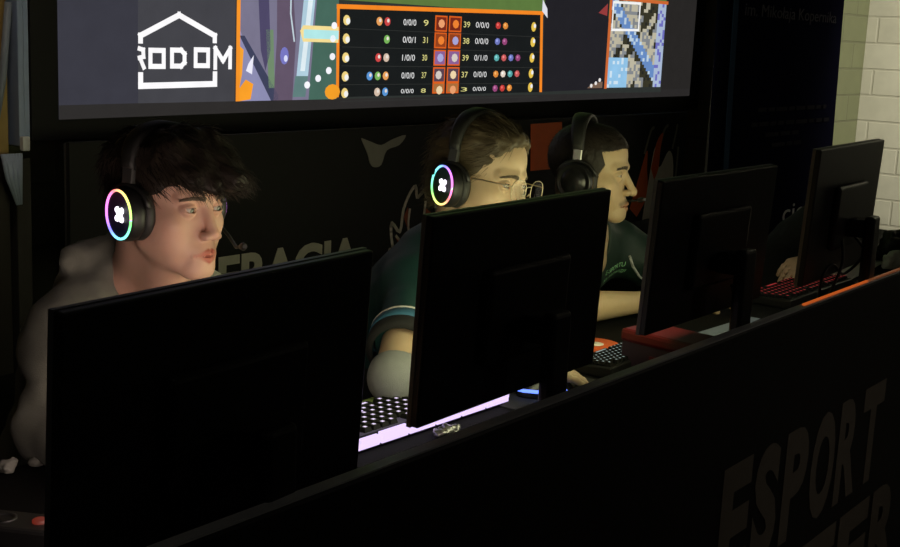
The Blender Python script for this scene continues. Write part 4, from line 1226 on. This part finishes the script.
def wrinkle(P, a, sc=14.0):
    return a*vnoise(P*V(sc,sc,sc*1.6))+a*.5*vnoise(P*V(sc*2.3,sc*2.1,sc*3.1)+7)
def bounds(*ps, pad=.2):
    a = np.array(ps); return a.min(0)-pad, a.max(0)+pad
def limbcut(P, a, b, t):
    # positive beyond fraction t of the way from a to b
    a = np.asarray(a, F4); b = np.asarray(b, F4); d = b-a; L = float(np.linalg.norm(d)); return (P-a)@(d/L)-t*L
def trousers(f, o):
    def fn(P):
        hip = smax(ell(P, f.pel+f.w*.01, (.188,.138,.135), f.T), (P-f.pel)@f.w-.10, .01)
        d = smin(f.legs(P)-.011, hip, .03)
        return smax(d, (f.aR[2]+.0)-P[:,2], .006)+wrinkle(P, .003)
    lo, hi = bounds(f.pel, f.kR, f.kL, f.aR, f.aL)
    cloth('trousers', fn, lo, hi, .007, JEANS, o)
    for a in (f.aR, f.aL):
        def sh(P):
            d = smin(seg(P, a+V(0,.03,-.045), a+V(0,-.15,-.055), .046, .040), seg(P, a+V(0,.02,.0), a+V(0,.02,-.04), .046, .048), .03)
            return smax(d, (float(a[2])-.092)-P[:,2], .004)
        cloth('shoe', sh, a-.25, a+.25, .006, SHOE, o)
def tshirt(f, o, m, sleeve=.62, grow=.013, name='jersey', both=True):
    def fn(P):
        d = f.torso(P)-.009
        for sd in 'RL':
            a, b = (f.sR, f.eR) if sd == 'R' else (f.sL, f.eL)
            arm = seg(P, a, a+(b-a)*.9, .056+grow, .056+grow)
            arm = smax(arm, limbcut(P, a, b, sleeve), .004)
            d = smin(d, arm, .035)
        d = d+wrinkle(P, .0035)
        ax = seg(P, f.c7-f.w*.02-f.v*.045, f.c7+f.w*.10-f.v*.06, .062, .085)
        d = smax(d, -ax, .006)
        return smax(d, -((P-f.pel)@f.w+.06), .006)
    lo, hi = bounds(f.pel, f.c7, f.sR, f.sL, f.eR, f.eL)
    return cloth(name, fn, lo, hi, .0045, m, o), fn
def arm_band(f, o, sd, t0, t1, r0, r1, m, name):
    a, b = (f.sR, f.eR) if sd == 'R' else (f.sL, f.eL)
    a = Vector([float(x) for x in a]); b = Vector([float(x) for x in b]); d = b-a; L = d.length
    Mq = d.to_track_quat('Z', 'Y').to_matrix().to_4x4(); Mq.translation = a
    return lathe_obj(name, [(r0-.012, t0*L),(r0, t0*L),((r0+r1)/2+.0006,(t0+t1)/2*L),(r1, t1*L),(r1-.012, t1*L)], m, o, Mq, 40)

def crown_flow(cx, cy, cz, sweep):
    def fl(Vv):
        d = Vv-V(cx, cy, cz); return d/np.maximum(np.linalg.norm(d,axis=1),1e-5)[:,None]+np.asarray(sweep, F4)*np.clip(-Vv[:,1:2]/.08+.3, 0, 1)
    return fl

# ---- player in the grey hoodie
spec1 = dict(head=(-.096,.440,1.156), hs=.94, head_rot=(7, 3, 2), lid_up=.0047, lid_dn=.0036, c7=(-.045,.560,1.010), sR=(-.172,.570,.925), sL=(.110,.575,.905),
    eR=(-.255,.528,.800), eL=(.190,.44,.80), wR=(-.30,.28,.790), wL=(-.06,.31,.792), pelvis=(-.01,.80,.545),
    kR=(-.14,.36,.555), kL=(.13,.36,.555), aR=(-.15,.40,.10), aL=(.14,.40,.10),
    handR=dict(d=(.25,-1,-.08), n=(0,-.08,1), t=-1, c=.30), handL=dict(d=(.1,-1,-.08), n=(0,-.08,1), t=1, c=.35),
    skin=(.57,.34,.255), hair_col=(.022,.016,.012), iris='grey', gaze=(.12,-1,-.12), lip=(.80,.44,.42), cheek=(1.0,.84,.80), nose=.935)
o1, f1 = build_person(spec1, 'teenage player with dark fringe in a grey hoodie, at the near end of the desk')
def hair1(Q):
    d = ell(Q, (0,.020,.046), (.081,.102,.082))
    d = smin(d, ell(Q, (.004,-.008,.070), (.078,.096,.052)), .02)
    for x0, x1, y1, z1 in ((-.050,-.056,-.100,.048),(-.025,-.022,-.114,.048),(.010,.020,-.122,.046),(.030,.044,-.116,.050),(.044,.066,-.098,.058)):
        d = smin(d, seg(Q, (x0,-.045,.086), (x1,y1,z1), .034, .015), .018)
    y = Q[:,1]
    kz = np.interp(y, [-.14,-.075,-.052,-.030,.03,.07,.12], [.030,.040,.022,-.022,-.040,-.062,-.060]).astype(F4)
    d = smax(d, kz-Q[:,2]-.006*vnoise(Q*V(120,120,20)), .008)
    return d-.0045*vnoise(Q*V(75,34,60))-.005*vnoise(Q*30+3)
build_hair(f1, o1, hair1, crown_flow(0,.05,.11,(.35,-.45,.0)), spec1['hair_col'], 5600, .024, .0009, .12, .30, curlv=.30, keep=lambda v: v[:,2] > -.01-.4*np.clip(v[:,1],0,.1))
def hoodie(P):
    d = f1.torso(P)-.018
    for sd in 'RL':
        a, b, c = (f1.sR, f1.eR, f1.wR) if sd == 'R' else (f1.sL, f1.eL, f1.wL)
        up = seg(P, a, b, .062, .054)
        fo = smax(seg(P, b, c, .054, .046), limbcut(P, b, c, .92), .006)
        fo = smin(fo, smax(seg(P, b+(c-b)*.8, b+(c-b)*.95, .041, .039), limbcut(P, b, c, .99), .004), .01)
        d = smin(d, smin(up, fo, .025), .035)
        mid = b-(b-a)*.16
        d = d+.006*np.sin((P-mid)@((b-a)/np.linalg.norm(b-a))*120)*np.exp(-((P-mid)**2).sum(1)/.004)
    nc = f1.c7-f1.v*.045-f1.w*.0
    ring = None; n = 20; pts = []
    for k in range(n):
        th = 2*math.pi*k/n; s_ = math.sin(th)
        pts.append((nc+f1.u*math.cos(th)*.098+f1.v*s_*.088+f1.w*(.012*s_-.020*(s_ < 0)*abs(s_)*2.2), .022+.012*max(0, s_)))
    for k in range(n):
        a = pts[k]; b = pts[(k+1)%n]
        sg = seg(P, a[0], b[0], a[1], b[1]); ring = sg if ring is None else np.minimum(ring, sg)
    bag = ell(P, nc+f1.v*.105-f1.w*.035, (.125,.050,.085), f1.T)
    bag = smin(bag, seg(P, nc+f1.v*.10+f1.u*.10+f1.w*.01, nc+f1.v*.10-f1.u*.10+f1.w*.01, .030, .030), .02)
    hd = smin(ring, bag, .022)+.008*vnoise(P*22)+.005*vnoise(P*48+3)
    d = smin(d+wrinkle(P, .006, 12), hd, .012)
    ax = seg(P, f1.c7-f1.w*.06-f1.v*.035, f1.from_head((0,-.005,-.06)), .064, .072)
    d = smax(d, -ax, .008)
    return smax(d, -((P-f1.pel)@f1.w+.08), .006)
lo, hi = bounds(f1.pel, f1.c7, f1.sR, f1.sL, f1.eR, f1.eL, f1.wR, f1.wL)
hd = cloth('hoodie', hoodie, lo, hi, .0045, HOOD, o1)
trousers(f1, o1)
build_headset(f1, 'black headset with rainbow ring on the player in the grey hoodie', True, .30, cupx=.081, band_r=.125, toe=16, drop=.004, fwd=-.013, mic=1, cup_r=.0445, band_back=.015)

# ---- player in the teal jersey with glasses
spec2 = dict(hs=.95, brow_col=(.11,.08,.05), head=(.619,.345,1.155), head_rot=(3, 5, 6), bulk=.93, c7=(.672,.455,1.005), sR=(.578,.455,.922), sL=(.840,.540,.950),
    eR=(.340,.318,.806), eL=(.930,.47,.80), wR=(.560,.190,.806), wL=(.70,.37,.800), pelvis=(.70,.77,.545),
    kR=(.56,.36,.555), kL=(.84,.36,.555), aR=(.55,.40,.10), aL=(.85,.40,.10),
    handR=dict(d=(.80,-.60,-.10), n=(.0,-.1,1), t=-1, c=.34), handL=dict(d=(.15,-1,-.08), n=(0,-.08,1), t=1, c=.35),
    skin=(.56,.40,.26), hair_col=(.085,.062,.036), iris='brown', gaze=(.05,-1,-.1), lip=(.85,.52,.48), cheek=(1.0,.90,.86), nose=.98)
o2, f2 = build_person(spec2, 'bespectacled player with swept-back hair in a teal jersey, middle of the desk')
def hair2(Q):
    d = ell(Q, (0,.020,.044), (.081,.103,.087))
    d = smin(d, ell(Q, (0,-.010,.072), (.070,.084,.060)), .02)
    d = smin(d, ell(Q, (0,.055,-.005), (.076,.066,.080)), .02)
    A = np.abs(Q[:,0]); y = Q[:,1]
    kz = np.interp(y, [-.12,-.082,-.058,-.040,-.02,.03,.12], [.098,.080,.050,.010,-.022,-.050,-.075]).astype(F4)
    kz = kz+np.where(y < -.04, -.25*np.clip(A-.03, 0, .05), 0)
    d = smax(d, kz-Q[:,2]-.004*vnoise(Q*V(90,90,20)), .007)
    return d-.0035*vnoise(Q*V(100,22,90))-.003*vnoise(Q*34+3)
def flow2(Vv):
    d = np.zeros_like(Vv); d[:,1] = 1; d[:,2] = -.25-4*np.clip(Vv[:,1]-.03,0,.1); d[:,2] += 5*np.clip(.07-Vv[:,2]-(Vv[:,1]+.05),0,.02)*0
    return d
build_hair(f2, o2, hair2, flow2, spec2['hair_col'], 4600, .038, .0008, .04, .08, curlv=.10)
j2, jf2 = tshirt(f2, o2, TEAL, sleeve=.66, grow=.006)
arm_band(f2, o2, 'R', .555, .577, .0715, .0722, WHITEC, 'sleeve_piping')
arm_band(f2, o2, 'R', .577, .66, .0718, .0720, BLUEC, 'sleeve_band')
arm_band(f2, o2, 'R', .66, .745, .0718, .0705, BLACKC, 'sleeve_cuff')
def elbow_sleeve(P):
    d = smin(f2.uparm(P, 'R', .006), f2.forearm(P, 'R', .008), .02)
    d = smax(d, -limbcut(P, f2.sR, f2.eR, .93), .006)
    return smax(d, limbcut(P, f2.eR, f2.wR, .34), .004)
e0 = f2.eR
cloth('elbow_sleeve', elbow_sleeve, e0-.16, e0+.16, .0035, GREYC, o2)
trousers(f2, o2)
build_headset(f2, 'black headset with rainbow ring on the bespectacled player in teal', True, .90, cupx=.089, band_r=.137, toe=24, mic=0, cup_r=.0440, band_back=.010)
# glasses
M4 = Matrix.Translation(Vector([float(x) for x in f2.H])) @ Matrix([[float(x) for x in r] for r in f2.R]).to_4x4()
gl = empty('glasses', matrix=M4, label='thin gold-rimmed glasses worn by the player in teal', cat='glasses')
GOLD = mat('pale_gold_wire', (.42,.36,.26), .35, metal=1.0)
LENS = bpy.data.materials.new('clear_lens'); LENS.use_nodes = True
_nt = LENS.node_tree; _nt.nodes.remove(_nt.nodes['Principled BSDF'])
_tr = _nt.nodes.new('ShaderNodeBsdfTransparent'); _gl = _nt.nodes.new('ShaderNodeBsdfGlossy'); _gl.inputs['Roughness'].default_value = .03
_mx = _nt.nodes.new('ShaderNodeMixShader'); _fr = _nt.nodes.new('ShaderNodeFresnel'); _fr.inputs['IOR'].default_value = 1.3
_nt.nodes.remove(_fr); _mx.inputs[0].default_value = .012; _nt.links.new(_tr.outputs[0], _mx.inputs[1]); _nt.links.new(_gl.outputs[0], _mx.inputs[2])
_nt.links.new(_mx.outputs[0], _nt.nodes['Material Output'].inputs['Surface'])
for sx in (-1, 1):
    n = 40; pts = []
    for k in range(n):
        a = 2*math.pi*k/n; ca, sa = math.cos(a), math.sin(a)
        ex = abs(ca)**.8*math.copysign(1, ca)*.0255; ez = abs(sa)**.8*math.copysign(1, sa)*.0215
        pts.append(Vector((sx*.0345+ex, -.1105+.16*abs(sx*.0345+ex)**1.0*.35, -.005+ez)))
    tube_obj('rim', pts, 0.0008, GOLD, gl, 8, True)
    bm = bmesh.new(); vs = [bm.verts.new(p+Vector((0,0.0002,0))) for p in pts]; bm.faces.new(vs)
    ln = bm_obj('lens', bm, [LENS], gl); md = ln.modifiers.new('solid', 'SOLIDIFY'); md.thickness = .0012
    tube_obj('temple', [(sx*.060,-.107,.002),(sx*.068,-.098,.004),(sx*.0765,-.05,.004),(sx*.080,.0,.002),(sx*.080,.022,-.012)], .0012, GOLD, gl, 8)
    tube_obj('nose_pad', [(sx*.010,-.108,-.010),(sx*.0115,-.1035,-.016)], .0018, GOLD, gl, 8)
tube_obj('bridge', [(-.0095,-.1100,.002),(-.004,-.1125,.0045),(.004,-.1125,.0045),(.0095,-.1100,.002)], .0011, GOLD, gl, 8)

# ---- player with cropped hair
spec3 = dict(head=(1.300,.505,1.112), head_rot=(20, 2, 2), c7=(1.388,.578,.957), sR=(1.245,.555,.880), sL=(1.610,.595,.880),
    eR=(1.050,.440,.806), eL=(1.700,.46,.80), wR=(1.335,.360,.797), wL=(1.58,.34,.800), pelvis=(1.45,.84,.545),
    kR=(1.29,.40,.555), kL=(1.55,.40,.555), aR=(1.28,.42,.10), aL=(1.56,.42,.10),
    handR=dict(d=(.92,-.35,-.05), n=(0,-.05,1), t=-1, c=.35), handL=dict(d=(.1,-1,-.08), n=(0,-.08,1), t=1, c=.35),
    skin=(.52,.38,.23), hair_col=(.020,.015,.012), iris='brown', gaze=(0,-1,-.05), lip=(.75,.50,.44), cheek=(1.0,.93,.90),
    stubble=.35, moustache=.55, buzz=0.0, lid_up=.0036, lid_dn=.0030, nose=1.0, brow=1.35, brow_col=(.06,.045,.032))
o3, f3 = build_person(spec3, 'player with cropped hair and moustache in a dark green jersey')
def hair3(Q):
    d = head_sdf(Q, spec3)-.0035-.0012*vnoise(Q*260)
    d = smax(d, -hairline(Q, 0.0), .004)
    A = Q.copy(); A[:,0] = np.abs(A[:,0])
    d = smax(d, -ell(A, (.080,.010,-.018), (.018,.022,.036)), .003)
    return d
build_hair(f3, o3, hair3, crown_flow(0,.05,.11,(0,0,0)), spec3['hair_col'], 5200, .007, .0005, .35, 0.0, curlv=.3)
j3, jf3 = tshirt(f3, o3, GREENT, sleeve=.66, grow=.012)
arm_band(f3, o3, 'R', .60, .665, .0690, .0692, BLACKC, 'sleeve_cuff')
trousers(f3, o3)
h3 = build_headset(f3, 'plain black headset without lights on the player with cropped hair', False, 0, cupx=.090, band_r=.136, toe=12, mic=1, cup_r=.047, band_back=.012, bandw=.019)
CORD = [(x_-.03,y_-.02,z_+.008) for x_,y_,z_ in [(1.476,.475,.880),(1.490,.470,.850),(1.520,.465,.820),(1.545,.46,.808),(1.572,.462,.812),(1.612,.468,.832),(1.640,.475,.852)]]
M3H = Matrix.Translation(Vector([float(x) for x in f3.H])) @ Matrix([[float(x) for x in r] for r in f3.R]).to_4x4()
tube_obj('cord', [M3H.inverted() @ Vector(q) for q in CORD], .0035, mat('pale_grey_cord', (.32,.34,.33), .4), h3)
# collar trim and chest lettering follow the jersey
def on_cloth(fn, P, dirv):
    P = P.astype(F4); dirv = np.asarray(dirv, F4); dirv = dirv/np.linalg.norm(dirv); t = np.zeros(len(P), F4)
    for _ in range(60): t = t+np.clip(eval_chunks(fn, P+t[:,None]*dirv), -.02, .05)*.8
    return P+(t-.0012)[:,None]*dirv
LETG = mat('pale_green_print', (.40,.85,.45), .6)
CX0, CX1, CZ0 = .052, .150, -.098
def chest_place(out):
    P = (f3.c7+f3.u*out[:,0:1]+f3.w*out[:,2:3]-f3.v*.35).astype(F4)
    return on_cloth(jf3, P, f3.v)
fit_text('lettering', 'E-SPORTU', CX0, CX1, CZ0, CZ0+.014, 0, LETG, j3, depth=0, place=chest_place)
fit_text('lettering', 'NA TELEWIZJI', CX0-.004, CX1+.010, CZ0-.024, CZ0-.010, 0, LETG, j3, depth=0, place=chest_place)

# ---- player hidden behind the far monitor
spec4 = dict(head=(2.820,.410,.945), bulk=.84, head_rot=(0, 18, 0), c7=(2.915,.465,.862), sR=(2.835,.395,.826), sL=(3.035,.480,.820),
    eR=(2.510,.285,.812), eL=(3.09,.55,.68), wR=(2.185,.240,.822), wL=(3.00,.36,.665), pelvis=(3.00,.78,.53),
    kR=(2.78,.40,.55), kL=(3.02,.40,.55), aR=(2.77,.42,.10), aL=(3.03,.42,.10),
    handR=dict(d=(-.95,.28,-.14), n=(-.1,-.25,1), t=-1, c=[.55,.6,.6,.6]), handL=dict(d=(.1,-1,-.08), n=(0,-.08,1), t=1, c=.35),
    skin=(.55,.38,.25), hair_col=(.03,.02,.015), iris='brown', h=.0055, fine=False)
o4, f4 = build_person(spec4, 'player hidden behind the farthest monitor, one hand reaching out on the keyboard')
def hair4(Q):
    d = ell(Q, (0,.020,.044), (.080,.102,.088)); y = Q[:,1]
    kz = np.interp(y, [-.12,-.082,-.058,-.030,.03,.12], [.080,.062,.040,-.01,-.04,-.06]).astype(F4)
    return smax(d, kz-Q[:,2], .007)-.003*vnoise(Q*V(90,30,90))
build_hair(f4, o4, hair4, crown_flow(0,.05,.11,(0,0,0)), spec4['hair_col'], 1500, .03, .0008, .2, .1)
tshirt(f4, o4, BLACKC, sleeve=.7)
trousers(f4, o4)
